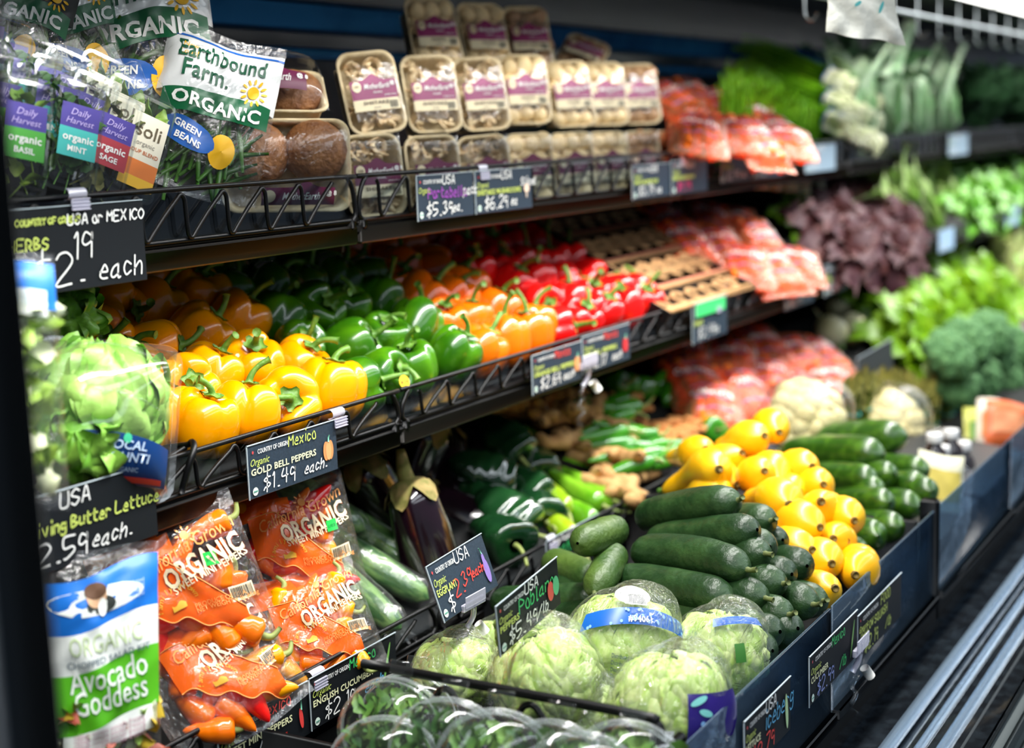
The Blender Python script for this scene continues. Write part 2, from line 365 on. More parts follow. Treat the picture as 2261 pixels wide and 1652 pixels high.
# bottom deck with clear front panels, bins and bumper
tub = G().box((XM, .92, -.873), (LEN, .62, .02)).box((XM, 1.205, -.84), (LEN, .012, .07)).box((XM, Y4 + .003, -.855), (LEN, .012, .05))
tag(tub.obj('bottom_deck', SHELF, smooth=False), 'black bottom deck of the case under cucumbers and iceberg', 'deck', kind='structure')
pn = ['behind the iceberg card', 'in front of the yellow squash', 'in front of the bottles at the right', 'far along at the right', 'farthest along at the right']
for i, (a, b_) in enumerate(((1.385, 1.905), (1.915, 2.475), (2.505, 3.11), (3.12, 3.72), (3.73, 4.9))):
    e = empty('clear_front_panel', 'scuffed clear plastic panel %s, above the metal bumper' % pn[i], 'panel', (a, Y4, -.83), group='clear panels along the bottom deck')
    G().box(((b_ - a)/2, 0, .0825), (b_ - a, .004, .165), bev=.001).obj('sheet', film('scuffed_acrylic', 'A6C2DA', .06, .1, .25, 25, body=.24), e)
    G().box((b_ - a, .004, .075), (.012, .01, .17), bev=.002).obj('end_strip', BLK, e)
    G().box(((b_ - a)/2, -.004, .006), (b_ - a, .016, .016), bev=.002).obj('holder', BLK, e)
e = empty('bin_post', 'thick black post at the end of the squash bin panel', 'post', (2.49, Y4 + .01, -.86)); G().box((0, 0, .10), (.026, .03, .22), bev=.003).obj('post', BLK, e); G().box((0, .3, .08), (.012, .56, .18), bev=.003).obj('side_wall', BLK, e)
# wire divider between salad shells and iceberg
dx = 1.362
e = empty('deck_divider', 'black wire divider between clamshell salads and iceberg lettuce', 'divider', (dx, .62, -.83))
zt = -.624 + .83
G().tube(crom(np.array([(0, 0, 0), (0, 0, zt*.6), (0, .001, zt - .02), (0, .008, zt - .005), (0, .025, zt), (0, .2, zt + .001), (0, .39, zt + .002)]), 4), .0060, 8).obj('rail', WIRE, e)
G().box((.012, -.006, zt/2 - .012), (.055, .012, zt - .03), bev=.003).obj('front_post', BLK, e)
for k in range(3):
    y = .045 + k*.112
    G().tube(crom(np.array([(0, y - .045, zt - .075), (0, y - .01, zt - .022), (0, y, zt - .012), (0, y + .008, zt - .012), (0, y + .018, zt - .022), (0, y + .05, zt - .075), (0, y + .05, .01)]), 3), .0042, 7).obj('strut_wire', WIRE, e)
for dxx, dyy, nm in ((1.94, .92, 'between cucumbers and squash'), (1.365, .92, 'below the iceberg divider')):
    e = empty('bin_wall', 'low black bin wall %s' % nm, 'divider', (dxx, dyy, -.86)); G().box((0, 0, .06), (.008, .56, .13), bev=.003).obj('wall', BLK, e)
# ledge, chrome bumper, front panel
led = M('black_glossy_ledge', '14171B', .18, '23292E', 40, bump=.15, bs=30, coat=.4)
o = G().box((XM, .585, -.868), (LEN, .09, .012), bev=.002).box((XM, .555, -.880), (LEN, .03, .02), bev=.003).box((XM, .50, -.885), (LEN, .16, .02), bev=.003).obj('trim_3', led); structure(o)
chrome = M('brushed_bumper_steel', 'C4E0FA', .27, metal=.85)
bm_ = empty('bumper', 'bright metal bumper running along the case front at lower right', 'bumper', (XM, .5, -.87))
for yy, zz, hh, nm in ((.535, -.866, .022, 'chrome_rail'), (.500, -.874, .014, 'chrome_rail'), (.470, -.876, .02, 'chrome_rail')):
    G().tube([(-LEN/2, yy - .5, zz + .87), (LEN/2, yy - .5, zz + .87)], hh/2, 14, flat=.8).obj(nm, chrome, bm_)
G().box((0, -.052, -.03), (LEN, .012, .05), bev=.004).obj('rubber_strip', M('grey_rubber', '3F474C', .5), bm_)
grey = M('grey_case_front', '596263', .4)
o = structure(G().box((XM, .425, -.905), (LEN, .05, .03), bev=.004).obj('trim_4', grey))
o = structure(G().box((XM, .405, -1.23), (LEN, .03, .63), bev=.004).obj('trim_5', grey))
structure(G().tube([(XL, .372, -.985), (XR, .372, -.985)], .014, 12).obj('trim_6', chrome))
# ------------------------------------------------------------------ price cards
def flat0(w, h): return flat
def icon(e, kind, w, h):
    cx, cz = w*.885, -h*.56
    def d(nm, col, *a, **k): G().disc(flat, *a, **k).obj(nm, M('ink_' + col, col, .5), e, smooth=False)
    if kind in ('pepper', 'redpepper'):
        c = 'E8A26B' if kind == 'pepper' else 'D8343A'
        for s_ in (-1, 1, 0): d('icon_shape', c if s_ == 0 else ('D98F58' if kind == 'pepper' else 'C22A30'), cx + s_*.0052, cz, .0062, .0135, off=.0014 + .0003*(s_ == 0), n=18)
        G().tube([(cx, -.002, cz + .012), (cx + .0005, -.002, cz + .018), (cx + .003, -.002, cz + .021)], .0011, 5).obj('icon_stem', M('ink_teal', '6FB79A', .5), e)
    elif kind == 'mushroom':
        G().band(flat, cx - .002, cx + .002, cz - .012, cz, off=.0014).obj('icon_shape', M('ink_EFD9C4', 'EFD9C4', .5), e); d('icon_shape', 'F2D3BC', cx, cz + .004, .0095, .0075, off=.0018)
    elif kind == 'cucumber': d('icon_shape', '7DB95A', cx - .003, cz + .004, .0024, h*.4, off=.0014, rot=-.35)
    elif kind == 'chili': d('icon_shape', 'E2433F', cx, cz - .004, .0040, .0145, off=.0014, rot=.12); G().tube([(cx, -.002, cz + .008), (cx, -.002, cz + .022)], .001, 5).obj('icon_stem', M('ink_teal', '6FB79A', .5), e)
    elif kind == 'eggplant': d('icon_shape', '8F76BC', cx, cz - .006, .0072, .017, off=.0014); d('icon_shape', '8F76BC', cx - .001, cz + .008, .004, .012, off=.0016); G().tube([(cx - .002, -.002, cz + .018), (cx - .005, -.002, cz + .027)], .0008, 5).obj('icon_stem', M('ink_teal', '6FB79A', .5), e)
    elif kind == 'two': d('icon_shape', 'D8433F', cx - .008, cz, .008, .013, off=.0014); d('icon_shape', '4FB07A', cx + .006, cz + .002, .008, .013, off=.0017)
    elif kind == 'leaf': d('icon_shape', 'B9D7A0', cx, cz, .005, .024, off=.0014, rot=.1)
def card(label, loc, w=.19, h=.072, yaw=0, tilt=0, roll=0, board=BOARD, origin='', oc=WHITE, name='', nc=YG, nhand=False, price='', pc=WHITE, unit='', uc=WHITE, ic='', small=True, ns=1., seed=3, ph=.27, extra=None, nx=.18, px_=.15):
    e = empty('price_card', label, 'price card', loc, eul(yaw, tilt, roll))
    G().box((w/2, .0012, -h/2), (w, .0016, h), bev=.0006).obj('board', board, e, smooth=False)
    G().box((.0005, -.0001, -h/2), (.001, .0016, h)).box((w/2, -.0001, -.0005), (w, .0016, .001)).obj('edge', EDGE, e, smooth=False)
    S = flat
    if small:
        g = G().text(S, 'COUNTRY OF ORIGIN:', w*.11, -h*.2, h*.125, bold=.01, w=w*.33); g.obj('small_print', WHITE, e, smooth=False)
        g = G().text(S, 'Organic', w*.03, -h*.40, h*.19, shear=.35, w=w*.2); g.obj('script_word', YG, e, smooth=False)
        G().disc(S, w*.06, -h*.15, .0022, .0026, n=12, star=.35).obj('small_emblem', M('ink_red', 'D0484A', .5), e, smooth=False)
        G().disc(S, w*.065, -h*.87, .0055, .0055, off=.0008).obj('seal', M('seal_ink', 'D8E8DC', .5), e, smooth=False)
        G().band(S, w*.065 - .0042, w*.065 + .0042, -h*.87 - .0005, -h*.87 + .0012, off=.0014).obj('seal_bar', M('seal_green', '5C9A86', .5), e, smooth=False)
    if origin: G().hand(S, origin, w*.44, -h*.24, h*(.20 if len(origin) < 8 else .15), width=.0018, seed=seed).obj('origin_word', oc, e, smooth=False)
    if name:
        g = G()
        if nhand: g.hand(S, name, w*nx, -h*.52, h*.23*ns, width=.0021, seed=seed)
        else: g.text(S, name, w*.03, -h*.57, h*.17, bold=.022, w=w*min(.80, .042*len(name)))
        g.obj('product_name', nc, e, smooth=False)
    if price: G().hand(S, price, w*px_, -h*.90, h*ph, width=.0021, seed=seed + 1).obj('price', pc, e, smooth=False)
    if unit: G().hand(S, unit, w*.60, -h*.86, h*.2, width=.0019, seed=seed + 2, slant=.3).obj('unit', uc, e, smooth=False)
    if extra:
        for (t, x, z, s_, m_) in extra: G().hand(S, t, w*x, -h*z, h*s_, width=.0020, seed=seed).obj('note', m_, e, smooth=False)
    if ic: icon(e, ic, w, h)
    return e
def cardp(px, py, Y, label, **k):
    p = onY(px, py, Y); return card(label, tuple(p), **k)
WG = Y1 - .016
cardp(-140, 476, WG, 'dark price card reading 2.19 each with USA or Mexico, under the herb packs', w=.30, h=.098, board=BOARDD, small=False, price='$2.', px_=.40, unit='', ph=.36, extra=(('19', .61, .64, .30, WHITE), ('each', .735, .90, .24, WHITE), ('USA or MEXICO', .59, .23, .125, WHITE), ('HERBS', .30, .48, .13, YG), ('COUNTRY OF ORIGIN', .34, .20, .07, YG)))
cardp(918, 388, WG, 'slate price card reading Portabella 5.39, under the shiitake packs', w=.172, h=.072, origin='USA', name='Portabella', nhand=True, nc=M('purple_marker', 'A54BB8', .5), price='$5.39', unit='ea.', ns=.95, extra=(('pack', .80, .5, .2, WHITE),))
cardp(1047, 378, WG, 'slate price card reading Shiitake Mushrooms 6.29, beside the Portabella card', w=.196, h=.072, origin='USA', name='SHIITAKE MUSHROOMS', price='$6.29', unit='ea', ic='mushroom', extra=(('Sliced', .79, .42, .18, WHITE),))
cardp(1395, 366, WG, 'blurred slate price card with white and pink writing, left of the pair under white mushrooms', w=.20, h=.069, origin='USA', name='WHITE MUSHROOM', price='$3.79', unit='ea')
cardp(1482, 356, WG - .003, 'blurred slate price card with pink price, right of the pair under white mushrooms', w=.20, h=.072, origin='USA', name='BROWN MUSHROOM', price='$4.99', pc=M('pink_marker', 'E03A78', .5))
cardp(1592, 334, WG, 'blurred slate price card under the orange carrot bags on the top shelf', w=.215, h=.074, origin='USA', name='CARROTS', price='$2.49', unit='ea'); cardp(1662, 331, WG - .003, 'blurred slate price card partly over the carrot card, orange mark at right', w=.215, h=.071, origin='USA', name='GREEN ONION', price='$1.29', ic='pepper')
cardp(1778, 322, WG, 'pale blurred price card below the scallions', w=.26, h=.072, board=M('pale_card', '8FA4B4', .4), origin='USA', name='SCALLIONS', price='$1.49')
cardp(2095, 298, WG, 'pale blurred price card far along the top shelf', w=.3, h=.075, board=M('pale_card', '8FA4B4', .4), origin='USA', price='$2.99')
WM = Y2 - .016
cardp(-62, 1140, WM, 'dark price card reading Living Butter Lettuce .59 each, at left of middle shelf', w=.265, h=.088, board=BOARDD, origin='USA', name='Living Butter Lettuce', nhand=True, ns=.66, nx=.27, price='$2.59', px_=.22, unit='each.', small=False, seed=8)
cardp(543, 986, WM, 'slate price card reading Gold Bell Peppers 1.49 each, pepper drawing at right', w=.192, h=.0715, origin='Mexico', oc=YG, name='GOLD BELL PEPPERS', nc=M('cream_print', 'E8E8B8', .5), price='$1.49', unit='each.', ic='pepper')
cardp(1173, 786, WM, 'slate price card reading Orange Bell Peppers 2.69 each', w=.19, h=.0695, origin='Mexico', oc=REDI, name='ORANGE BELL PEPPERS', nc=YG, price='$2.69', unit='each', ic='pepper')
cardp(1284, 745, WM, 'slate price card reading Red Bell Peppers 2.17 each, red pepper drawing', w=.205, h=.070, origin='Mexico', oc=REDI, name='RED BELL PEPPERS', price='$2.17', unit='each', ic='redpepper')
cardp(1528, 672, WM, 'blurred slate price card with bright green strip, below the cartons', w=.20, h=.088, origin='', name='TOMATO', price='$3.49', unit='ea', small=False, extra=())
GRNB = M('green_strip', '3FD070', .5)
cardp(1536, 672, WM - .004, 'bright green sale strip stuck on the blurred card below the cartons', w=.17, h=.03, board=GRNB, small=False)
cardp(1733, 612, WM, 'blurred slate price card under the carrot bags on the middle shelf', w=.22, h=.085, origin='USA', name='CARROTS', price='$2.49')
cardp(1820, 588, WM, 'blurred slate price card at the end of the carrots, right of its twin', w=.20, h=.082, origin='USA', name='LETTUCE', price='$2.99')
cardp(2074, 510, WM, 'pale blue blurred price card below the romaine', w=.21, h=.075, board=M('pale_blue_card', '9CB9D6', .4), small=False, price='$2.99')
cardp(2222, 462, WM, 'pale blue blurred price card at the right edge of the middle shelf', w=.24, h=.075, board=M('pale_blue_card', '9CB9D6', .4), small=False, price='$1.99')
WL = Y3 - .016
cardp(478, 1612, WL, 'slate price card reading Sweet Mini Peppers 4.49 ea, chili drawing at right', w=.182, h=.074, board=BOARDD, origin='Mexico', oc=REDI, name='SWEET MINI PEPPERS', nc=M('cream_print', 'E8E8B8', .5), price='$4.49', unit='ea.', uc=REDI, ic='chili')
cardp(681, 1500, WL - .003, 'slate price card reading English Cucumber 2.19 each, cucumber drawing', w=.203, h=.073, board=BOARDD, origin='Mexico', oc=GRN, name='ENGLISH CUCUMBER', nc=M('cream_print', 'E8E8B8', .5), price='$2.19', unit='each', uc=M('blue_marker', '5FB4E0', .5), ic='cucumber')
p = onY(1093, 1340, .865)
card('dark price card reading Poblano Peppers 5.49, standing above the iceberg', tuple(p), w=.158, h=.066, board=BOARDD, origin='USA', name='PEPPERS', price='$5.49', unit='/lb', ic='two', roll=-7, yaw=0, extra=(('Poblano', .33, .50, .26, GRN),))
p = onY(1205, 1196, WL)
card('dark price card reading Anaheim 4.89, hanging from the lower fence above cucumbers', tuple(p), w=.20, h=.085, board=BOARDD, small=False, origin='', price='$4.89', unit='/lb', extra=(('Anaheim', .06, .44, .28, GRN), ('org/cool USA', .12, .16, .13, WHITE)), pc=M('grey_marker', 'A8AFAC', .5))
p = onY(939, 1252, 1.02)
card('slate price card reading Eggplant 2.39 each in red, tilted in a clear clip', tuple(p), w=.16, h=.077, yaw=4, tilt=18, roll=-1, origin='USA', name='EGGPLANT', price='$', extra=(('2.', .29, .74, .27, REDI), ('39', .45, .66, .24, REDI), ('each', .63, .60, .15, REDI)), ic='eggplant')
WA = Y4 - .012
cardp(1786, 1452, WA, 'slate price card reading Cucumber 2.99, on the clear panel', w=.215, h=.070, board=BOARDD, origin='Mexico', oc=GRN, name='CUCUMBER', nc=M('cream_print', 'E8E8B8', .5), price='$2.99', pc=M('lilac_marker', '8E9BD8', .5), unit='/lb', uc=GRN, ic='cucumber')
cardp(1893, 1362, WA, 'slate price card reading Yellow Squash 2.19, beside the cucumber card', w=.235, h=.072, board=BOARDD, name='', price='$2.19', pc=YG, unit='/lb', uc=YG, extra=(('FOOD', .5, .24, .2, YG), ('YELLOW SQUASH', .05, .50, .17, YG)))
cardp(1642, 1595, WA, 'slate price card reading Iceberg Lettuce, on the panel near the bottom edge', w=.165, h=.072, board=BOARDD, origin='USA', name='LETTUCE', nc=M('cream_print', 'E8E8B8', .5), price='$2.79', pc=REDI, ic='leaf', extra=(('iceberg', .42, .52, .3, M('blue_marker', '5FB4E0', .5)),))
p = onY(1892, 792, 1.10)
card('dark chalk price card standing over the blurred carrot bags at right', tuple(p), w=.22, h=.10, yaw=-8, roll=-6, board=M('charcoal_card', '35393A', .6), small=False, price='$2.99', unit='lb', pc=M('grey_marker', 'A8AFAC', .5))
# clips
def clip(px, py, Y, label, s=1.0):
    p = onY(px, py, Y - .006); e = empty('sign_clip', label, 'clip', tuple(p), group='frosted plastic sign clips')
    g = G(); a = np.linspace(-.6, 3.6, 9)
    P = np.array([[(x, -.004 - .007*math.sin(t), .007*math.cos(t)) for t in a] for x in np.linspace(-.014, .014, 5)])*s
    g.grid(P); g.box((0, -.013*s, -.012*s), (.028*s, .002, .014*s), bev=.0008); g.obj('clip_body', CLIP, e, auto=True)
    for k in range(4): G().box((0, -.0145*s, (-.006 - .004*k)*s), (.028*s, .0012, .0012)).obj('ridge', CLIP, e, smooth=False)
for a in ((158, 428, Y1, 'clip above the 2.19 card on the top rail'), (1056, 372, Y1, 'clip over the shiitake card on the top rail'), (1497, 345, Y1, 'blurred clip above the pink-priced card'), (735, 912, Y2, 'clip beside the gold pepper card'), (1575, 670, Y2, 'blurred clip at the green-strip card'), (690, 1487, Y3, 'clip above the English cucumber card'), (1207, 1190, Y3, 'clip above the Anaheim card')):
    clip(a[0], a[1], a[2], 'frosted plastic ' + a[3])
def swivel(px, py, Y, label, s=1.0):
    p = onY(px, py, Y); e = empty('swivel_clip', label, 'clip', tuple(p), (0, 0, 0), group='clear swivel sign holders')
    G().box((0, 0, .012*s), (.055*s, .006, .010*s), bev=.001).box((0, -.004, .020*s), (.05*s, .002, .016*s), bev=.0006).obj('jaw', CLIP, e, smooth=False)
    G().tube(crom(np.array([(0, 0, .008), (.004, .004, -.008), (-.002, .01, -.022)])*s, 3), .004*s, 7).obj('arm', CLIP, e)
    G().tube(np.array([(.004, -.004, -.016), (.012, -.010, -.030)])*s, .0065*s, 10).obj('barrel', M('milk_plastic', 'E4E2DA', .4), e)
    r2 = random.Random(int(px)); pts = [(r2.uniform(-.02, .01), r2.uniform(0, .012), -.02 - k*.010 + r2.uniform(-.004, .004)) for k in range(7)]
    G().tube(crom(np.array(pts)*s, 4), .0035*s, 5, flat=.35).obj('bent_wing', PET, e)
swivel(1046, 1352, 1.0, 'clear swivel clip with white barrel holding the eggplant card')
swivel(1300, 822, Y2 - .02, 'blurred clear swivel clip under the orange pepper card', 1.2)
swivel(1900, 1450, WA - .01, 'blurred clear swivel clip under the yellow squash card', 1.1)
# ------------------------------------------------------------------ produce shapes
def pose(loc, yaw=0, tilt=0, roll=0): return Matrix.Translation(tuple(float(v) for v in loc)) @ eul(yaw, tilt, roll).to_matrix().to_4x4()
def put(proto, mat, label=None, group=None, scale=None):
    o = dup(proto, label=label, group=group)
    o.matrix_world = mat @ (Matrix.Scale(scale, 4) if scale else Matrix())
    return o
def along(p, q, spin=0):
    """pose whose local +X runs from p to q, origin at the middle"""
    p, q = Vector(p), Vector(q); d = (q - p)
    m = d.to_track_quat('X', 'Z').to_matrix() @ Matrix.Rotation(spin, 3, 'X')
    return Matrix.Translation((p + q)/2) @ m.to_4x4()
GOLD = M('gold_pepper_skin', 'F59600', .2, 'FCA600', 14, coat=.5, sss=.12, lo=.3, hi=.7)
ORNG = M('orange_pepper_skin', 'F26A04', .2, 'FA7A0A', 14, coat=.5, sss=.1, lo=.3, hi=.7)
REDP = M('red_pepper_skin', 'DE1010', .2, 'EA1A16', 14, coat=.5, sss=.08, lo=.3, hi=.7)
GRNP = M('green_pepper_skin', '2C6208', .22, '57920F', 16, coat=.5, sss=.06, lo=.42, hi=.72)
STEM = M('green_stalk', '4E7A22', .5, '6E9636', 60, bump=.3, bs=200)
STEMD = M('dry_stalk_end', '8F8A4A', .7)
def pepper(seed, skin, R=.044, H=.082, lobes=None, stem=True):
    rr = random.Random(seed); nl = lobes or rr.choice((3, 4, 4)); ph = rr.uniform(0, 6.28)
    nu, nv = 52, 22; lw = [rr.uniform(.86, 1.1) for _ in range(nl)]; lh = [rr.uniform(-.007, .006) for _ in range(nl)]
    a = np.linspace(0, 2*math.pi, nu, endpoint=False); P = np.zeros((nu, nv, 3))
    for i, t in enumerate(a):
        f = (t*nl/(2*math.pi)) % nl; k = int(f) % nl; c = abs(math.sin(math.pi*(f - int(f))))    # 0 in the valley, 1 on the lobe
        groove = (1 - c)**1.8; amp = lw[k]*c + .5*(lw[k] + lw[k-1] if f - int(f) < .5 else lw[k] + lw[(k+1) % nl])*(1 - c)
        for j, s in enumerate(np.linspace(0.0, 1, nv)):
            ang = math.pi*(s**.92)
            r = R*math.sin(ang)**.70*amp if 0 < s < 1 else R*.04
            z = H*.5*math.copysign(abs(math.cos(ang))**.75, math.cos(ang))
            r *= 1 - .06*s - groove*(.07 + .07*s + .13*(1 - s)**3); r *= 1 - .12*max(0, -math.cos(ang))**1.5
            q = min(1, r/(R*.62)); 
            if s < .5: z += lh[k]*c*(1 - s*2) - (.017*(1 - q)**1.3) - .006*groove*(1 - s*2)
            else: z += .010*(1 - q)**1.5*(1 if s > .8 else 0) + .5*lh[k]*(s - .5)
            x_, y_ = r*math.cos(t + ph), r*math.sin(t + ph)
            d = nz((x_, y_, z), 28, seed)*.0018; P[i, j] = (x_*(1 + d*12), y_*(1 + d*12), z + d*.5)
    o = G().grid(P, cu=True).obj('bell_pepper', skin)
    zt_ = P[:, 1, 2].mean()
    if stem:
        g = G(); n = 20; aa = np.linspace(0, 2*math.pi, n, endpoint=False); cal = []
        for j, q in enumerate((0.001, .004, .0085, .012, .0135)):
            st = 1 + (.22*np.cos(aa*5 + ph) if j > 2 else 0)
            cal.append(np.stack([q*st*np.cos(aa), q*st*np.sin(aa), np.full(n, zt_ + (.009, .007, .0045, .0045, .0065)[j]) + .001*np.cos(aa*5)*(j > 2)], 1))
        g.grid(np.array(cal), cv=True)
        b = rr.uniform(0, 6.28); l = rr.uniform(.022, .040); bend = rr.uniform(.006, .022)
        pts = [(bend*math.cos(b)*t*t*1.3, bend*math.sin(b)*t*t*1.3, zt_ + .004 + l*t - .3*bend*t**3) for t in (0, .2, .45, .7, .9, 1)]
        g.tube(crom(np.array(pts), 3), np.interp(np.linspace(0, 1, 16), (0, .12, .5, .88, 1), (.0075, .0046, .0036, .0044, .0056)), 8).obj('stem', STEM, o)
    return o
def cuke(seed, L, R, skin, name, bend=.01, taper=(.74, .92, .99, 1, 1, .99, .93, .76), nub=True, ribs=0, nubm=None, tip=True, n=18):
    rr = random.Random(seed); k = 26; t = np.linspace(0, 1, k); prof = np.interp(t, np.linspace(0, 1, len(taper)), taper)
    e = np.minimum(1, np.minimum(t, 1 - t)/ (R*.95/L)); prof = prof*np.sqrt(np.clip(1 - (1 - e)**2, .015, 1))
    a = np.linspace(0, 2*math.pi, n, endpoint=False); P = np.zeros((k, n, 3)); b = rr.uniform(-1, 1)*bend + bend*.4
    for i in range(k):
        x = (t[i] - .5)*L; yc = b*(1 - (2*t[i] - 1)**2); zc = .4*b*math.sin(3*t[i])
        for j in range(n):
            r = R*prof[i]*(1 + .03*nz((x, math.cos(a[j])*R, math.sin(a[j])*R), 40, seed) + (ribs*math.cos(a[j]*5) if ribs else 0))
            P[i, j] = (x, yc + r*math.cos(a[j]), zc + r*math.sin(a[j]))
    o = G().grid(P[::-1], cv=True).obj(name, skin)
    if nub:
        G().tube([(-L/2 + .003, 0, 0), (-L/2 - .004, 0, .001), (-L/2 - .012, .002, .003)], [R*.16, R*.12, R*.14], 6).obj('stem', nubm or M('dull_stalk_end', '66703E', .7), o)
    return o
CUK = M('cucumber_skin', '1B3618', .38, '36552A', 26, bump=.5, bs=110, lo=.45, hi=.8)
CUKL = M('pale_cucumber_skin', '2C4A1C', .42, '566E2C', 12, bump=.5, bs=110, lo=.35, hi=.75)
ZUC = M('zucchini_skin', '2A4F10', .3, '557F1E', 60, bump=.1, bs=100, lo=.45, hi=.8, coat=.2)
SQY = M('yellow_squash_skin', 'FBB808', .32, 'FFC81E', 10, bump=.08, bs=40, coat=.15, sss=.08)
ENG = M('english_cucumber_skin', '2E5A28', .35, '6F9450', 14, wave=(1.2, 6, 6), bump=.5, bs=60, lo=.42, hi=.6, coat=.5)
def squash(seed, L=.165, R=.033):
    o = cuke(seed, L, R, SQY, 'yellow_squash', .02, (.42, .46, .52, .66, .86, 1, 1, .82, .4), nub=True, nubm=STEM)
    G().tube([(L/2 - .004, 0, 0), (L/2 + .0012, 0, 0)], [.007, .005], 8).obj('blossom_end', M('brown_blossom_scar', '6E5A22', .8), o)
    return o
def chili(seed, L, R, skin, name, curve=.02, stemL=.04, wr=.12, wide=.1, blunt=False):
    rr = random.Random(seed); k, n = 26, 18; t = np.linspace(0, 1, k); a = np.linspace(0, 2*math.pi, n, endpoint=False); P = np.zeros((k, n, 3)); ph = rr.uniform(0, 6)
    prof = np.interp(t, (0, .05, .16, .35, .6, .82, .95, 1), (.25, .72, 1, .98, .78, .48, .25, .04))
    if blunt: prof = np.interp(t, (0, .03, .10, .3, .55, .8, .93, 1), (.30, .82, .98, 1, .90, .66, .42, .05))
    for i in range(k):
        for j in range(n):
            lob = 1 - wr*abs(math.cos(a[j]*1.5 + ph))**3 + wr*.7*nz((t[i]*6, math.cos(a[j]), math.sin(a[j])), 1.6, seed)
            r = R*prof[i]*lob; zc = -curve*t[i]**2
            dim = .012*(1 - min(1, r/(R*.8))) if t[i] < .1 else 0
            P[i, j] = ((t[i] - .5)*L + dim, r*math.cos(a[j])*(1 + wide), r*math.sin(a[j]) + zc)
    o = G().grid(P[::-1], cv=True).obj(name, skin)
    if stemL:
        b = rr.uniform(-.5, .5); x0 = -L/2 + .010
        pts = [(x0, 0, 0), (x0 - .012, 0, 0), (x0 - .012 - stemL*.5, b*.015, -.004), (x0 - .010 - stemL, b*.03, -.014)]
        G().tube(crom(np.array(pts), 4), np.linspace(.0048, .0026, 13), 7).obj('stem', M('pale_pod_stalk', '8E9A52', .6), o)
    return o
POB = M('poblano_skin', '103018', .16, '1A4420', 12, coat=.8, bump=.25, bs=22)
ANA = M('anaheim_skin', '5FA01A', .2, '86BE2E', 14, coat=.6, bump=.08, bs=30)
ANAY = M('yellow_green_pod_skin', '9CBC1E', .22, '86AE1E', 14, coat=.5)
JAL = M('serrano_skin', '2F7C16', .2, '4B9A22', 16, coat=.6)
GING = M('ginger_skin', 'C49A62', .8, 'A97C48', 30, bump=.5, bs=80)
TURM = M('turmeric_skin', 'C98A4A', .8, 'B4713A', 40, bump=.5, bs=90)
def ginger(seed, s=1.0, skin=GING, name='ginger_root'):
    rr = random.Random(seed); g = G(); p = np.array([-.045, 0, 0.])
    for k in range(5):
        d = np.array([rr.uniform(.018, .03), rr.uniform(-.014, .014), rr.uniform(-.006, .006)]); q = p + d
        g.tube(crom(np.array([p - d*.4, p, q, q + d*.3]), 2), np.array([.004, .010, .0135, .014, .0135, .012, .005])[:7]*rr.uniform(.85, 1.15), 9)
        if k % 2 == 0 or rr.random() < .6:
            e = q + np.array([rr.uniform(-.004, .012), rr.choice((-1, 1))*rr.uniform(.018, .032), rr.uniform(-.004, .012)]); g.tube(crom(np.array([q, (q + e)/2, e]), 3), [.011, .012, .0125, .012, .0115, .009, .003], 8)
        p = q
    g.V = [v*s for v in g.V]
    return g.obj(name, skin)
EGG = M('eggplant_skin', '14080F', .16, '1E0C18', 8, coat=.9, spec=.6)
CALX = M('eggplant_calyx', '6F6C30', .8, 'A88C58', 45, bump=.5, bs=60)
def eggplant(seed, L=.19, R=.043):
    k, n = 24, 28; t = np.linspace(0, 1, k); prof = np.interp(t, (0, .03, .12, .4, .75, .93, 1), (.1, .5, .80, .92, 1, .72, .05)); a = np.linspace(0, 2*math.pi, n, endpoint=False)
    P = np.array([[(R*prof[i]*math.cos(x), R*prof[i]*math.sin(x), L*(.5 - t[i])) for x in a] for i in range(k)])
    o = G().grid(P, cv=True).obj('eggplant', EGG)
    g = G(); rows = []
    for j, q in enumerate(np.linspace(0, 1, 7)):
        row = []
        for x in np.linspace(0, 2*math.pi, 30, endpoint=False):
            tt = .15*q*(.30 + 1.0*abs(math.cos(x*2.5))**1.6) + .005; r = R*np.interp(tt, (0, .03, .12, .4), (.1, .5, .80, .92)) + .0022 + .003*(q > .9)
            row.append((r*math.cos(x), r*math.sin(x), L*(.5 - tt) + .002))
        rows.append(row)
    g.grid(np.array(rows), cv=True); g.tube(crom(np.array([(0, 0, L*.5 - .006), (.001, 0, L*.5 + .012), (-.003, 0, L*.5 + .028), (-.006, 0, L*.5 + .040)]), 4), np.linspace(.013, .006, 13), 9)
    g.obj('calyx', CALX, o); return o
# mushrooms ---------------------------------------------------------
MWH = M('white_mushroom', 'E6CE9C', .6, 'D8B47C', 30, bump=.3, bs=60, lo=.4, hi=.8)
MBR = M('brown_mushroom', 'A98258', .65, '8B6440', 25, bump=.3, bs=60)
MPO = M('portabella_cap', '9A6638', .55, '6E4222', 34, bump=1.0, bs=120, lo=.35, hi=.7)
MSL = M('shiitake_slice', 'EAD6AC', .7, 'B48C60', 90, bump=.4, bs=60, lo=.35, hi=.7)
def mushroom(seed, R, skin, name):
    k, n = 12, 22; a = np.linspace(0, 2*math.pi, n, endpoint=False); rows = []
    for q in np.linspace(0, 1, k):
        an = q*2.15; r = R*math.sin(min(an, 1.75))*(1 if an < 1.75 else (1 - (an - 1.75)*1.1)); z = R*.72*math.cos(an)
        rows.append([(r*math.cos(x)*(1 + .05*math.sin(2*x + seed)) + 1e-5*math.cos(x), r*math.sin(x), z + .002*nz((math.cos(x), math.sin(x), q), 2, seed)) for x in a])
    o = G().grid(np.array(rows), cv=True).obj(name, skin)
    G().tube([(0, 0, -R*.2), (0, 0, -R*.6), (0, 0, -R*1.0)], [R*.32, R*.3, R*.36], 10).obj('stalk', skin, o); return o
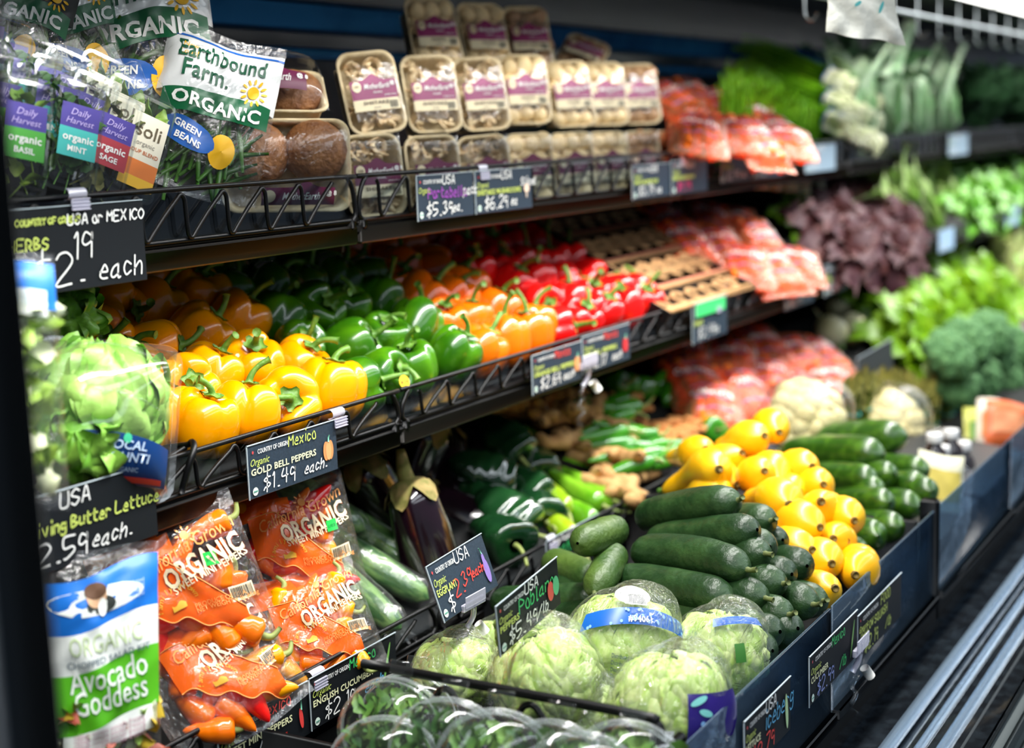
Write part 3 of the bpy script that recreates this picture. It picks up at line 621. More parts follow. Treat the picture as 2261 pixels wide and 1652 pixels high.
# pulp tray pack ------------------------------------------------------
PULP = M('moulded_pulp', 'D9C7A2', .85, 'CDB98F', 60, bump=.4, bs=150)
MAG = M('magenta_label', '86195A', .4, spec=.4); MAGD = M('plum_label', '6B2347', .4); LCR = M('cream_label', 'EBDDB8', .5); INKB = M('black_ink', '1C1A1A', .5); BROWNI = M('brown_ink', '5A4632', .5)
def rrect(w, h, r, n=6):
    P = []
    for cx, cz, a0 in ((w/2 - r, h/2 - r, 0), (-w/2 + r, h/2 - r, 90), (-w/2 + r, -h/2 + r, 180), (w/2 - r, -h/2 + r, 270)):
        for k in range(n): t = math.radians(a0 + 90*k/(n - 1)); P.append((cx + r*math.cos(t), cz + r*math.sin(t)))
    return np.array(P)
def loops(spec, n=6):
    return np.array([[(x, y, z) for x, z in rrect(w, h, r, n)] for (w, h, r, y) in spec])
def dome(w, h, d, pw=2.6):
    def S(x, z, off=0):
        x, z = np.broadcast_arrays(np.asarray(x, float), np.asarray(z, float))
        q = np.clip(1 - np.abs(x/(w/2))**pw, 0, 1)*np.clip(1 - np.abs(z/(h/2))**pw, 0, 1)
        return np.stack([x, -(d*q**.5) - off, z], -1)
    return S
def tray_pack(label, word, kind='pulp', w=.098, h=.138, depth=.050, group=None, lab=True, sub='sliced', low=False):
    e = empty('mushroom_pack', label, 'mushroom pack', group=group)
    G().grid(loops([(w*.80, h*.84, .012, depth), (w*.93, h*.95, .02, .004), (w, h, .022, .001), (w + .003, h + .003, .023, -.0022), (w, h, .022, -.0035), (w*.93, h*.95, .020, -.0025), (w*.90, h*.92, .019, .004), (w*.78, h*.82, .012, depth - .004)]), cv=True).add([(x, depth - .004, z) for x in (-w*.4, w*.4) for z in (-h*.42, h*.42)], [(0, 1, 3, 2)]).add([(x, depth, z) for x in (-w*.39, w*.39) for z in (-h*.41, h*.41)], [(0, 1, 3, 2)]).obj('tray', PULP, e)
    S = dome(w*1.0, h*1.0, .011, 6)
    xs = np.linspace(-w/2, w/2, 13); zs = np.linspace(-h/2, h/2, 17)
    X, Z = np.meshgrid(xs, zs, indexing='ij'); P = S(X, Z, .0045); P[..., 1] -= .0009*np.sin(X*160 + Z*90)*np.cos(Z*130)
    G().grid(P).obj('cling_film', FILM, e)
    if lab:
        zc = -.002; lw = w*.80
        top = lambda x: zc + .018 + .010*np.exp(-(x/.011)**2)
        G().band(S, -lw/2, lw/2, zc - .014, top, off=.0062, nx=24).obj('label_panel', MAG if not low else MAGD, e)
        G().band(S, -lw/2, lw/2, zc - .033, zc - .014, off=.0062).obj('label_strip', LCR, e)
        G().disc(S, -lw*.37, zc + .008, .0075, .009, off=.0072).obj('round_mark', LCR, e)
        G().text(S, '100', -lw*.37, zc + .006, .0065, off=.0085, align='C', bold=.01).obj('mark_text', BROWNI, e)
        G().text(S, 'MotherEarth', lw*.06, zc + .003, .0125, off=.0078, align='C', shear=.35, bold=.012, w=lw*.56).obj('brand_lettering', WHITE, e)
        G().text(S, 'ORGANIC', lw*.06, zc - .005, .005, off=.0078, align='C', w=lw*.2).text(S, 'product of usa', lw*.20, zc - .010, .0045, off=.0078, w=lw*.25).text(S, '@ 8', lw*.36, zc + .008, .008, off=.0078, bold=.03).obj('fine_print', WHITE, e)
        if True:
            G().text(S, word, -lw*.02, zc - .023, .0078, off=.0078, align='C', bold=.02, w=lw*.07*len(word)).text(S, sub, -lw*.02, zc - .030, .005, off=.0078, align='C').obj('product_word', BROWNI, e)
            g = G(); rr = random.Random(3); x = lw*.27
            while x < lw*.46: wd = rr.choice((.0004, .0008, .0011)); g.band(S, x, x + wd, zc - .031, zc - .019, off=.0078, nx=2, nzz=2); x += wd + .0007
            g.obj('barcode', INKB, e)
    return e
def slices(seed, w, h, n=44):
    """heap of cut mushroom pieces, one stuff object"""
    rr = random.Random(seed); g = G()
    for k in range(n):
        R = rr.uniform(.010, .017); a = np.linspace(-.2, math.pi + .2, 9); P = []
        cup = rr.uniform(.2, .5)
        for s_ in (0, 1):
            P.append([(R*math.cos(t), s_*.003, R*(.72*math.sin(t)) - .002) for t in a]); 
        P2 = [[(R*.55*math.cos(t), s_*.003, R*.3*math.sin(t) - .004) for t in a] for s_ in (1, 0)]
        P = np.array(P + P2 + [P[0]]); rot = rotm('Z', rr.uniform(-1, 1)) @ rotm('X', rr.uniform(-1.2, 1.2)) @ rotm('Y', rr.uniform(0, 6.28))
        c = np.array([rr.uniform(-w*.40, w*.40), rr.uniform(-.004, .014), rr.uniform(-h*.43, h*.43)])
        g.grid(P.reshape(5, 9, 3) @ rot.T + c)
        if rr.random() < .5: g.tube((np.array([(0, .0015, -.002), (.001, .0015, -.016)]) @ rot.T) + c, [.004, .003], 6)
    return g.obj('sliced_mushrooms', MSL)
# bags ----------------------------------------------------------------
def pillow(w, h, t, seed, seal=.10, pw=2.2, wr=.0022, skew=0.0):
    o_ = seed*1.37
    def S(x, z, off=0, side=1):
        x, z = np.broadcast_arrays(np.asarray(x, float), np.asarray(z, float)); u = np.clip(x/(w/2), -1, 1); v = np.clip(z/(h/2), -1, 1)
        vv = np.clip((1 - np.abs(v)**1.0)/(1 - 0) / max(seal, 1e-3) - .55, 0, 1.6); q = np.clip(1 - np.abs(u)**pw, 0, 1)**.55*np.clip(1 - np.abs(v)**3.2, 0, 1)**.75*np.clip(vv, 0, 1)**.7
        wk = wr*(np.sin(x*95 + 2*np.sin(z*40 + o_) + o_) + np.sin(z*120 + 3*np.sin(x*50) + 2*o_) + .6*np.sin((x - z)*210 + o_))*(.35 + q)
        xx = x*(1 - .06*np.sin(v*3 + o_)*0 - .10*q) + skew*z; zz = z + .004*np.sin(x*40 + o_)
        return np.stack([xx, -side*(t/2*q) + wk*.5 - off*side, zz], -1)
    return S
def bagmesh(S, w, h, nu=40, nv=56):
    x = np.linspace(-w/2, w/2, nu); z = np.linspace(-h/2, h/2, nv); X, Z = np.meshgrid(x, z, indexing='ij'); g = G()
    g.grid(S(X, Z, 0, 1)); g.grid(S(X, Z, 0, -1)[::-1]); return g
# leaves ----------------------------------------------------------------
def leaf_geo(L, Wd, curl, ruf, seed, nu=13, nv=11, cup=.25, wid=.55, rw=7, base=.28):
    t = np.linspace(0, 1, nu); s = np.linspace(-1, 1, nv); P = np.zeros((nu, nv, 3))
    for i, u in enumerate(t):
        hw = Wd*(base*(1 - u) + (1 - base*(1 - u))*math.sin(math.pi*min(1, u**wid*.93 + .02))**.6)*.5 if u < .999 else Wd*.10
        ang = curl*u*u; yc = -L*u*math.sin(ang*.6); zc = L*u*math.cos(ang*.6)
        for j, v in enumerate(s):
            rf = ruf*abs(v)**1.6*(.25 + u)*math.sin(rw*math.pi*u + v*2.3 + seed + 2*math.sin(v*3 + seed))
            x = v*hw*(1 + .08*math.sin(u*19 + seed)); y = yc + cup*hw*v*v + rf; z = zc + ruf*.7*abs(v)**2*math.cos(rw*2.7*u + seed*2) + (-.18*L*abs(v)**2 if u > .9 else 0)*0
            P[i, j] = (x, y + .0015*nz((x, u, v), 5, seed), z)
    return P
def head(name, label, cat, leafs, n, splay, mats, group=None, heart=None, gr=2.4, lift=0):
    """leafs: list of mesh data; leaves stand round +Z, outer ones splay more"""
    e = empty(name, label, cat, group=group)
    for k in range(n):
        f = k/max(1, n - 1); me = leafs[k % len(leafs)]
        o = bpy.data.objects.new('leaf', me); COL.objects.link(o); o.parent = e
        o.rotation_euler = (Matrix.Rotation(k*gr, 3, 'Z') @ Matrix.Rotation(splay[0] + (splay[1] - splay[0])*f, 3, 'X')).to_euler()
        sc_ = .72 + .34*f; o.scale = (sc_, sc_, sc_); o.location = (0, 0, lift*(1 - f))
    if heart is not None:
        o = bpy.data.objects.new('heart', heart); COL.objects.link(o); o.parent = e
    return e
def veined(name, c, c2, vein=(4, 22, 22), **k): return M(name, c, k.pop('rough', .4), c2, 9, wave=vein, bump=.5, bs=45, sss=.05, **k)
BUT = veined('butter_leaf', '7FB444', 'A6CC6C', (1, 1, 1)); RED_ = veined('red_leaf', '38101A', '5A2A20', (1, 1, 1), rough=.65); GLE = veined('green_leaf', '6C9C06', '98C01A', (1, 1, 1))
ROM = veined('romaine_leaf', 'D2E0A4', '86B84A', (14, 2, 2)); ICE = veined('iceberg_leaf', 'A9CC58', 'D6E49A', (9, 1, 2)); KAL = veined('kale_leaf', '3F7A2A', '6BA048', (2, 2, 2))
COLL = veined('collard_leaf', '94BC8E', 'D2E4C6', (3, 1, 1)); DKG = veined('dark_green_leaf', '2E5434', '5D8A5E', (3, 1, 1)); NAPA = veined('napa_leaf', 'E6E7B8', 'BBD07A', (8, 1, 1)); PARS = veined('parsley_leaf', '4F8F22', '86BC44', (2, 2, 2))
def lf(mat, *a, **k): return G().grid(leaf_geo(*a, **k)).mesh('leaf', mat)
# ------------------------------------------------------------------ bell peppers on the middle shelf
PZ, PK, PY_ = -.372, .47, 1.31
def pep_rows(kind, skin, rows, seed0, color, plane=(PZ, PK, PY_), lab='bell pepper', sc_=1.17, drop=26):
    protos = [pepper(seed0 + k, skin) for k in range(5)]
    items = []
    for ri, row in enumerate(rows):
        for ci, (x, y) in enumerate(row): items.append([ri, ci, len(row), onPl(x, y + 8 + (drop if ri == 0 else drop*.35 if ri == 1 else 0), *plane)])
    rr = random.Random(seed0)
    for it in range(31):                              # ease neighbours apart until skins just touch
        for i in range(len(items)):
            for j in range(i):
                d = items[i][3] - items[j][3]; L = np.linalg.norm(d)
                if L < .084: s_ = d/(L + 1e-6)*(.084 - L)*.25; s_[2] *= .5; items[i][3] = items[i][3] + s_; items[j][3] = items[j][3] - s_
    for q in items:
        if q[3][1] < 1.302: q[3] = np.array([q[3][0], 1.302, max(q[3][2], -.366)])   # stay behind the fence
    for ri, ci, n, p in items:
        o = dup(rr.choice(protos)); o.location = p; o.scale = (sc_*rr.uniform(.93, 1.06),)*3
        v = Vector((rr.uniform(-.3, .6), -.30 + rr.uniform(-.45, .35), 1)).normalized()
        if rr.random() < .22: v = Vector((rr.uniform(-.9, 1.0), -1, rr.uniform(.1, .7))).normalized()
        o.rotation_euler = dirq(v, 'Z', rr.uniform(0, 6.28))
        o['label'] = '%s %s, %s in its %s' % (color, lab, od(ci, n), rowname(ri, len(rows))); o['category'] = 'bell pepper'; o['group'] = '%s bell peppers on the middle shelf' % color.split()[-1]
    for q in protos: kill(q)
pep_rows('gold', GOLD, [[(378, 880), (453, 920), (551, 900), (638, 880), (728, 845)], [(290, 800), (378, 850), (460, 815), (571, 795), (645, 800)], [(205, 735), (327, 765), (441, 735), (516, 695)], [(150, 700), (236, 685), (335, 672), (425, 645)], [(138, 625), (232, 620), (319, 614), (385, 590)]], 11, 'glossy gold')
pep_rows('green', GRNP, [[(800, 832), (868, 836), (925, 806), (1005, 770)], [(661, 750), (769, 752), (842, 735), (918, 712)], [(606, 694), (685, 685), (755, 672), (827, 655)], [(508, 640), (578, 632), (640, 625), (720, 612), (795, 610)], [(450, 590), (508, 600), (578, 606), (665, 592), (735, 588)]], 31, 'glossy green', drop=22)
pep_rows('orange', ORNG, [[(1063, 755), (1132, 750), (1180, 742)], [(972, 702), (1035, 698), (1103, 676), (1145, 697)], [(914, 650), (990, 657), (1027, 640)], [(812, 597), (882, 586), (954, 592), (870, 625)], [(770, 545), (830, 545), (895, 538)]], 51, 'glossy orange', drop=16)
pep_rows('red', REDP, [[(1222, 712), (1283, 708), (1335, 695), (1385, 682), (1425, 668)], [(1187, 660), (1250, 660), (1310, 650), (1350, 650), (1395, 650)], [(1125, 620), (1178, 612), (1240, 620), (1300, 618)], [(1040, 590), (1092, 592), (1150, 578), (1210, 580), (1240, 572)], [(1016, 560), (1070, 545), (1115, 545), (1165, 530)], [(954, 523), (1005, 518), (1063, 512), (1110, 515)]], 71, 'shiny red', drop=10)
# ------------------------------------------------------------------ top shelf: herbs, bean bags, mushroom packs
INDIGO = M('indigo_label', '3A2A8C', .4); TEAL = M('teal_label', '35B5AE', .4); LGRN = M('bright_green_label', '43A62E', .4); DGRN = M('deep_green_band', '12603A', .35); BLUE = M('royal_blue_label', '1F5FB4', .35); SUN = M('sun_yellow_ink', 'F2B81A', .5)
ORL = M('orange_label', 'E97A1E', .4); CRL = M('ivory_label', 'EFE6CE', .45); MILK = film('white_bag_film', 'F2F4F4', .08, .16, .8, 45, body=.93, crease=1); DARKG = M('dark_green_ink', '16553A', .45)
HERB = [M('herb_leaf_green', '6E9A30', .5, 'A9C24E', 30), M('herb_leaf_deep', '37642A', .5, '5E8C3A', 30), M('dried_herb', '4E5A30', .7, '8A8240', 40)]
def sprigs(seed, w, h, d, mat, n=34, name='herb_sprigs', L=.035):
    rr = random.Random(seed); g = G()
    for k in range(n):
        c = np.array([rr.uniform(-w*.42, w*.42), rr.uniform(.004, d), rr.uniform(-h*.46, h*.36)]); r = rotm('Y', rr.uniform(-.9, .9)) @ rotm('X', rr.uniform(-.5, .5)) @ rotm('Z', rr.uniform(0, 6))
        P = leaf_geo(L*rr.uniform(.6, 1), L*.5, rr.uniform(.2, .9), .002, k, 6, 5); g.grid(P @ r.T + c)
        if k % 3 == 0: g.tube(np.array([(0, 0, 0), (.002, 0, -L*.8)]) @ r.T + c, .0011, 4)
    return g.obj(name, mat)
def herb_shell(label, style, group='clear herb clamshells'):
    w, h, d = .066, .140, .028
    e = empty('herb_clamshell', label, 'herb pack', group=group)
    G().grid(loops([(w*.82, h*.88, .008, d), (w*.94, h*.95, .010, .002), (w, h, .012, 0), (w + .002, h + .002, .012, -.0015), (w*.93, h*.94, .010, -.002), (w*.90, h*.92, .010, -.009), (w*.80, h*.84, .012, -.010)]), cv=True).add([(x, -.010, z) for x in (-w*.38, w*.38) for z in (-h*.41, h*.41)], [(0, 1, 3, 2)]).obj('shell', PET, e, auto=True)
    g = G(); zt_ = h/2
    g.tube([(-w*.36, .001, zt_ - .001), (-w*.1, .001, zt_ + .021), (0, .001, zt_ + .024), (w*.1, .001, zt_ + .021), (w*.36, .001, zt_ - .001)], .0011, 5)
    g.grid(np.array([[(-w*.36 + k*w*.72*.1, .001, zt_), (-w*.36 + k*w*.72*.1, .001, zt_ + .022*(1 - abs(k - 5)/5.))] for k in range(11)])); g.obj('hang_tab', PET, e)
    S = lambda x, z, off=0: flat(x, z, off + .0106)
    lw = w*.74
    if style == 'soup':
        G().band(S, -lw/2, lw/2, -.028, .040, off=.0002).obj('label_panel', CRL, e); G().band(S, -lw/2, lw/2, -.044, -.022, off=.0004).obj('label_strip', ORL, e)
        G().band(S, -lw/2, lw/2, -.058, -.044, off=.0004).obj('label_foot', SUN, e)
        G().text(S, 'soli', 0, .010, .026, align='C', bold=.008).obj('brand_lettering', M('olive_brown_ink', '5A4A2A', .5), e); G().text(S, 'organic', 0, -.002, .009, align='C').obj('small_print', M('grey_ink', '8A8478', .5), e)
        G().text(S, 'SOUP BLEND', 0, -.013, .007, align='C', bold=.015).obj('product_word', M('orange_ink', 'C8641E', .5), e)
        return e
    c = {'mint': TEAL, 'green': LGRN, 'dark': M('red_label', 'A82030', .4)}[style]
    G().band(S, -lw/2, lw/2, .006, .036, off=.0002).obj('label_panel', INDIGO, e); G().band(S, -lw/2, lw/2, -.030, .006, off=.0002).obj('label_strip', c, e)
    G().text(S, 'Daily', 0, .022, .012, align='C', shear=.3).text(S, 'Harvest', 0, .011, .011, align='C', shear=.3).obj('brand_lettering', M('lilac_ink', 'B9A8E0', .5), e)
    G().text(S, 'organic', 0, -.010, .013, align='C', bold=.02).text(S, {'mint': 'MINT', 'green': 'BASIL', 'dark': 'SAGE'}[style], 0, -.023, .010, align='C', bold=.02).obj('product_word', WHITE, e)
    return e
hp = {k: herb_shell('proto', k) for k in ('green', 'mint', 'dark', 'soup')}
sg = {k: sprigs(5 + i, .060, .125, .022, HERB[i % 3]) for i, k in enumerate(('green', 'mint', 'dark', 'soup'))}
for k in sg: sg[k]['kind'] = 'stuff'
colsx = [(48, 300, 'green', 'green-labelled basil'), (165, 300, 'mint', 'teal-labelled mint'), (238, 322, 'dark', 'plain-backed'), (312, 325, 'soup', 'cream and orange labelled soup blend')]
for ci, (x, y, st, nm) in enumerate(colsx):
    p = onY(x, y, 1.355)
    for r in range((5, 5, 3, 3)[ci]):
        Mx = pose(p + np.array([-.004*r, .034*r, .027*r]), -18, 10, (14, 17, 24, 26)[ci])
        w_ = 'frontmost in its column' if r == 0 else '%s behind the front one' % ORD[r-1]
        put(hp[st], Mx, 'clamshell of %s herbs, %s' % (nm, w_))
        if r < 3:
            q = put(sg[st], Mx); tag(q, 'green herb sprigs packed inside the %s clamshell, %s' % (nm, w_), 'herbs', kind='stuff')
for k in hp: kill(hp[k]); kill(sg[k])
# flower of rays used on several bags
def sunburst(S, cx, cz, r, mat, e, off=.002, n=12, name='sun_emblem'):
    g = G().disc(S, cx, cz, r*.42, r*.42, off=off)
    for k in range(n):
        t = math.pi*2*k/n; g.disc(S, cx + r*.75*math.cos(t), cz + r*.75*math.sin(t), r*.22, r*.09, off=off, n=10, rot=t)
    g.obj(name, mat, e)
def bean_bag(label, seed, w=.165, h=.235, t=.07, dark=False):
    e = empty('green_bean_bag', label, 'vegetable bag', group='white-topped bags of green beans')
    S = pillow(w, h, t, seed, seal=.22, wr=.0026)
    x = np.linspace(-w/2, w/2, 36); 
    def part(z0, z1, nm, mt, off=0, both=True, nv=24):
        z = np.linspace(z0, z1, nv); X, Z = np.meshgrid(x, z, indexing='ij'); g = G().grid(S(X, Z, off, 1))
        if both: g.grid(S(X, Z, off, -1)[::-1])
        g.obj(nm, mt, e)
    part(h*.06, h*.44, 'white_top', MILK if not dark else M('black_bag_top', '15171A', .4)); part(h*.44, h*.5, 'clear_seal', FILMS, nv=5); part(-h*.5, h*.06, 'clear_lower', FILMS)
    part(h*.405, h*.42, 'zip_line', BLUE, .0008, False, 3)
    wv = lambda z: (lambda q: z + .006*np.sin(q*22 + 1))
    G().band(S, -w*.47, w*.47, wv(-h*.06), wv(h*.085), off=.0012, nx=28).obj('green_band', DGRN, e)
    ink = DARKG if not dark else M('grey_green_ink', '8FA39A', .5)
    G().text(S, 'Earthbound', -w*.02, h*.27, .036, off=.0022, align='C', bold=.014, w=w*.78).text(S, 'Farm.', -w*.15, h*.15, .036, off=.0022, align='C', bold=.014, w=w*.42).obj('brand_lettering', ink, e)
    sunburst(S, w*.30, h*.165, .021, SUN, e)
    G().text(S, 'ORGANIC', 0, -h*.015, .026, off=.0024, align='C', bold=.03, w=w*.80).obj('organic_lettering', WHITE, e)
    G().disc(S, -w*.20, -h*.18, .042, .020, off=.0014, rot=-.2).obj('blue_patch', BLUE, e); G().text(S, 'GREEN', -w*.22, -h*.165, .013, off=.003, align='C', bold=.03, rot=-.2).text(S, 'BEANS', -w*.20, -h*.235, .013, off=.003, align='C', bold=.03, rot=-.2).obj('product_word', WHITE, e)
    G().disc(S, w*.12, -h*.22, .020, .024, off=.0012, n=20).obj('yellow_swirl', SUN, e)
    G().text(S, 'New', -w*.38, h*.33, .011, off=.002, shear=.2).text(S, 'Look!', -w*.40, h*.28, .011, off=.002, shear=.2).obj('corner_note', SUN, e)
    return e
BEAN = M('bean_green', '2E5A1E', .4, '4B7A2A', 20)
def beans(seed, w, h, t, mat=BEAN, n=44):
    rr = random.Random(seed); g = G()
    for k in range(n):
        c = np.array([rr.uniform(-w*.30, w*.30), rr.uniform(-t*.3, t*.3), rr.uniform(-h*.40, -h*.05)]); a = rr.uniform(-.9, .9) + math.pi/2*.8; d = np.array([math.cos(a), rr.uniform(-.2, .2), math.sin(a)])*.042
        g.tube(np.array([c - d, c + (0, 0, .003), c + d]), [.0025, .0042, .002], 6)
    return g.obj('green_beans', mat)
bb = [((470, 255, 1.40), 'crumpled white-topped green bean bag leaning out front of the portabellas', 3, -40, 12, 17, 1.0, 0), ((312, 90, 1.50), 'upright white green bean bag behind the herb packs', 5, -38, 8, -2, 1.25, 0), ((150, 62, 1.54), 'crumpled white bean bag behind, left of the upright one', 8, -30, 6, -10, .95, 0), ((30, 40, 1.54), 'dark bag with grey lettering at the top left corner', 9, -30, 6, 20, .9, 1)]
for (q, lab, sd, yw, tl, rl, s_, dk) in bb:
    o = bean_bag(lab, sd, dark=bool(dk)); Mx = pose(onY(*q), yw, tl, rl) @ Matrix.Scale(s_, 4); o.matrix_world = Mx
    b_ = beans(sd, .165, .235, .07); b_.matrix_world = Mx; tag(b_, 'green beans inside the ' + ' '.join(lab.split()[:9]), 'green beans', kind='stuff')
# portabella packs
por = [mushroom(k, .058, MPO, 'portabella_mushroom') for k in range(2)]
def portabella_pack(label, Mx, w=.19, h=.135):
    e = tray_pack(label, 'PORTABELLA', w=w, h=h, depth=.045, lab=False); S = dome(w, h, .05, 3.5)
    for c in list(e.children):
        if c.name.startswith('cling_film'): bpy.data.objects.remove(c)
    xs = np.linspace(-w/2, w/2, 19); zs = np.linspace(-h/2, h/2, 15); X, Z = np.meshgrid(xs, zs, indexing='ij'); G().grid(S(X, Z, .004)).obj('cling_film', FILM, e)
    top = lambda x: -.036 + .008*np.exp(-((x - .02)/.012)**2)
    G().band(S, -.045, .062, -.060, top, off=.006, nx=24).obj('label_panel', MAGD, e); G().disc(S, -.034, -.048, .009, .0085, off=.0068).obj('round_mark', LCR, e)
    G().text(S, 'MotherEarth', .012, -.053, .014, off=.0072, align='C', shear=.35, bold=.012, w=.055).text(S, '@ 8', .048, -.047, .009, off=.0072, bold=.03).obj('brand_lettering', WHITE, e)
    e.matrix_world = Mx; return e
MA = pose(onY(632, 366, 1.375), -42, 6, 2); portabella_pack('film-wrapped portabella pack standing behind the top fence', MA)
MB_ = pose(onY(600, 200, 1.42) + np.array([0, .02, .0]), -42, 62, 6); portabella_pack('portabella pack lying tipped back on top of the other', MB_)
for (mm, x, z, r, s_, wh) in ((MA, -.045, .016, 0, 1.02, 'left, inside the standing pack'), (MA, .044, .022, 1, .95, 'right, inside the standing pack'), (MB_, -.045, .0, 1, 1.0, 'left, inside the tipped pack'), (MB_, .045, .0, 0, 1.0, 'right, inside the tipped pack')):
    put(por[r], mm @ Matrix.Translation((x, .006, z)) @ Matrix.Rotation(math.radians(90), 4, 'X'), 'big brown portabella cap, ' + wh, 'portabella caps under film', scale=s_*.86)
for q in por: kill(q)
# shiitake and white mushroom packs
P_S = tray_pack('p', 'SHIITAKE'); P_W = tray_pack('p', 'WHITE', sub='whole'); P_B = tray_pack('p', 'BABY BELLA', sub='whole'); P_L = tray_pack('p', 'SHIITAKE', h=.128, low=True)
SL = [slices(k, .09, .13) for k in range(3)]; WM_ = [mushroom(k + 3, .019, MWH, 'white_mushroom') for k in range(3)]; BM_ = [mushroom(k + 7, .019, MBR, 'brown_mushroom') for k in range(2)]
rows = [('standing row', 1.415, [(820, 205, 'S'), (952, 208, 'S'), (1062, 208, 'S'), (1158, 198, 'W'), (1258, 208, 'W'), (1335, 208, 'W'), (1408, 208, 'B')], -38, 17, 0, False),
        ('bottom row', 1.350, [(826, 388, 'S'), (958, 385, 'S'), (1072, 380, 'S'), (1170, 372, 'W'), (1264, 366, 'W'), (1345, 361, 'W'), (1418, 356, 'B'), (1483, 352, 'B')], -34, 8, 0, True),
        ('top row', 1.51, [(957, 72, 'W'), (1068, 80, 'W'), (1165, 84, 'B'), (1288, 120, 'B')], -36, 22, 0, False)]
desc = {'S': ('sliced shiitake', P_S), 'W': ('whole white mushroom', P_W), 'B': ('brown mushroom', P_B)}
for (rn, Y, its, yw, tl, rl, low) in rows:
    for i, (x, y, kd) in enumerate(its):
        rr = random.Random(i*7 + int(Y*100)); nm, pr = desc[kd]
        if low: pr = P_L
        lab = 'pulp tray of %s, %s of the %s' % (nm, od(i, len(its)), rn)
        Mx = pose(onY(x, y, Y), yw + rr.uniform(-5, 5), tl + (30 if (rn == 'top row' and i == 3) else 0), rr.uniform(-3, 3) - 2 + (40 if (rn == 'top row' and i == 3) else 0))
        put(pr, Mx, lab, 'film-wrapped mushroom packs on the top shelf')
        if kd == 'S':
            q = put(SL[i % 3], Mx); tag(q, 'sliced shiitake pieces under film, %s tray of the %s' % (od(i, len(its)), rn), 'mushrooms', kind='stuff')
        else:
            src = WM_ if kd == 'W' else BM_
            for r in range(4):
                for c in range(3):
                    if x > 1450 and c == 1 and r == 2: continue
                    T = Mx @ Matrix.Translation(((c - 1)*.029 + (.006 if r % 2 else -.004), .006, (r - 1.5)*.032 + rr.uniform(-.003, .003))) @ Matrix.Rotation(math.radians(90) + rr.uniform(-.5, .5), 4, 'X') @ Matrix.Rotation(rr.uniform(-.6, .6), 4, 'Y')
                    put(rr.choice(src), T, '%s mushroom, %s %s under film, %s tray of the %s' % ('white' if kd == 'W' else 'brown', ('bottom', 'third', 'second', 'top')[r], ('left', 'middle', 'right')[c], od(i, len(its)).replace('from left', ''), rn), 'mushrooms in the %s tray of the %s' % (od(i, len(its)), rn), scale=rr.uniform(.85, 1.1))
for q in [P_S, P_W, P_B, P_L] + SL + WM_ + BM_: kill(q)
# carrots in bags -------------------------------------------------------------
CARR = M('carrot_skin', 'FF8410', .45, 'FC7008', 20); CBAG = film('carrot_bag_film', 'FFAC70', .0, .26, .5, 40, body=.18, crease=2); PURP = M('purple_print', 'A0608C', .4)
def carrots(seed, w, h, t, n=16):
    rr = random.Random(seed); g = G()
    for k in range(n):
        x = rr.uniform(-w*.36, w*.36); y = rr.uniform(-t*.34, t*.3)*(1 - (x/(w*.5))**2); d = rr.choice((-1, 1)); z = rr.uniform(-.02, .02)
        g.tube(np.array([(x, y, z - d*h*.36), (x + rr.uniform(-.004, .004), y, z), (x + rr.uniform(-.01, .01), y, z + d*h*.36)]), [.013, .010, .003], 8)
    return g.obj('bagged_carrots', CARR)
def carrot_bag(seed, w=.17, h=.26, t=.075):
    e = empty('carrot_bag', 'proto', 'carrot bag'); S = pillow(w, h, t, seed, seal=.16, wr=.003)
    bagmesh(S, w, h, 26, 34).obj('bag_film', CBAG, e)
    for k in range(3): G().band(S, -w*.30, w*.30, -h*.22 + k*h*.2, -h*.22 + k*h*.2 + .006, off=.0014, nx=18, nzz=3).obj('purple_stripe', PURP, e)
    G().text(S, 'CARROTS', 0, h*.02, .026, off=.0026, align='C', bold=.03, w=w*.7).obj('product_word', WHITE, e); return e
cb = [carrot_bag(k) for k in range(3)]; cc = [carrots(k, .17, .26, .075) for k in range(3)]
def carrot_pile(pts, plane, where, yaws=(-60, -20), tilt=62, size=1.0):
    n = len(pts)
    for i, (x, y) in enumerate(pts):
        rr = random.Random(i + n); Mx = pose(onPl(x, y, *plane), rr.uniform(*yaws), tilt + rr.uniform(-12, 12), rr.uniform(-25, 25)) @ Matrix.Scale(size, 4)
        put(cb[i % 3], Mx, 'bag of orange carrots, number %s counting from the left, %s' % (['one','two','three','four','five','six','seven','eight','nine','ten','eleven','twelve','thirteen','fourteen'][i], where), 'carrot bags ' + where)
        q = put(cc[i % 3], Mx); tag(q, 'orange carrots inside carrot bag %s from the left, %s' % (['one','two','three','four','five','six','seven','eight','nine','ten','eleven','twelve','thirteen','fourteen'][i], where), 'carrots', kind='stuff')
carrot_pile([(1480, 225), (1525, 215), (1540, 300), (1590, 235), (1610, 300), (1655, 265), (1665, 315), (1710, 300), (1735, 318)], (.035, .35, 1.45), 'on the top shelf', size=.8)
carrot_pile([(1475, 500), (1510, 540), (1560, 490), (1585, 550), (1620, 500), (1640, 590), (1680, 540), (1700, 600), (1755, 590)], (-.31, .45, 1.36), 'on the middle shelf', size=.85)
carrot_pile([(1505, 790), (1530, 850), (1570, 900), (1610, 800), (1640, 870), (1680, 770), (1690, 840), (1750, 790), (1760, 860), (1810, 790), (1830, 850)], (-.62, .45, 1.36), 'on the lower shelf', size=.9)
for q in cb + cc: kill(q)
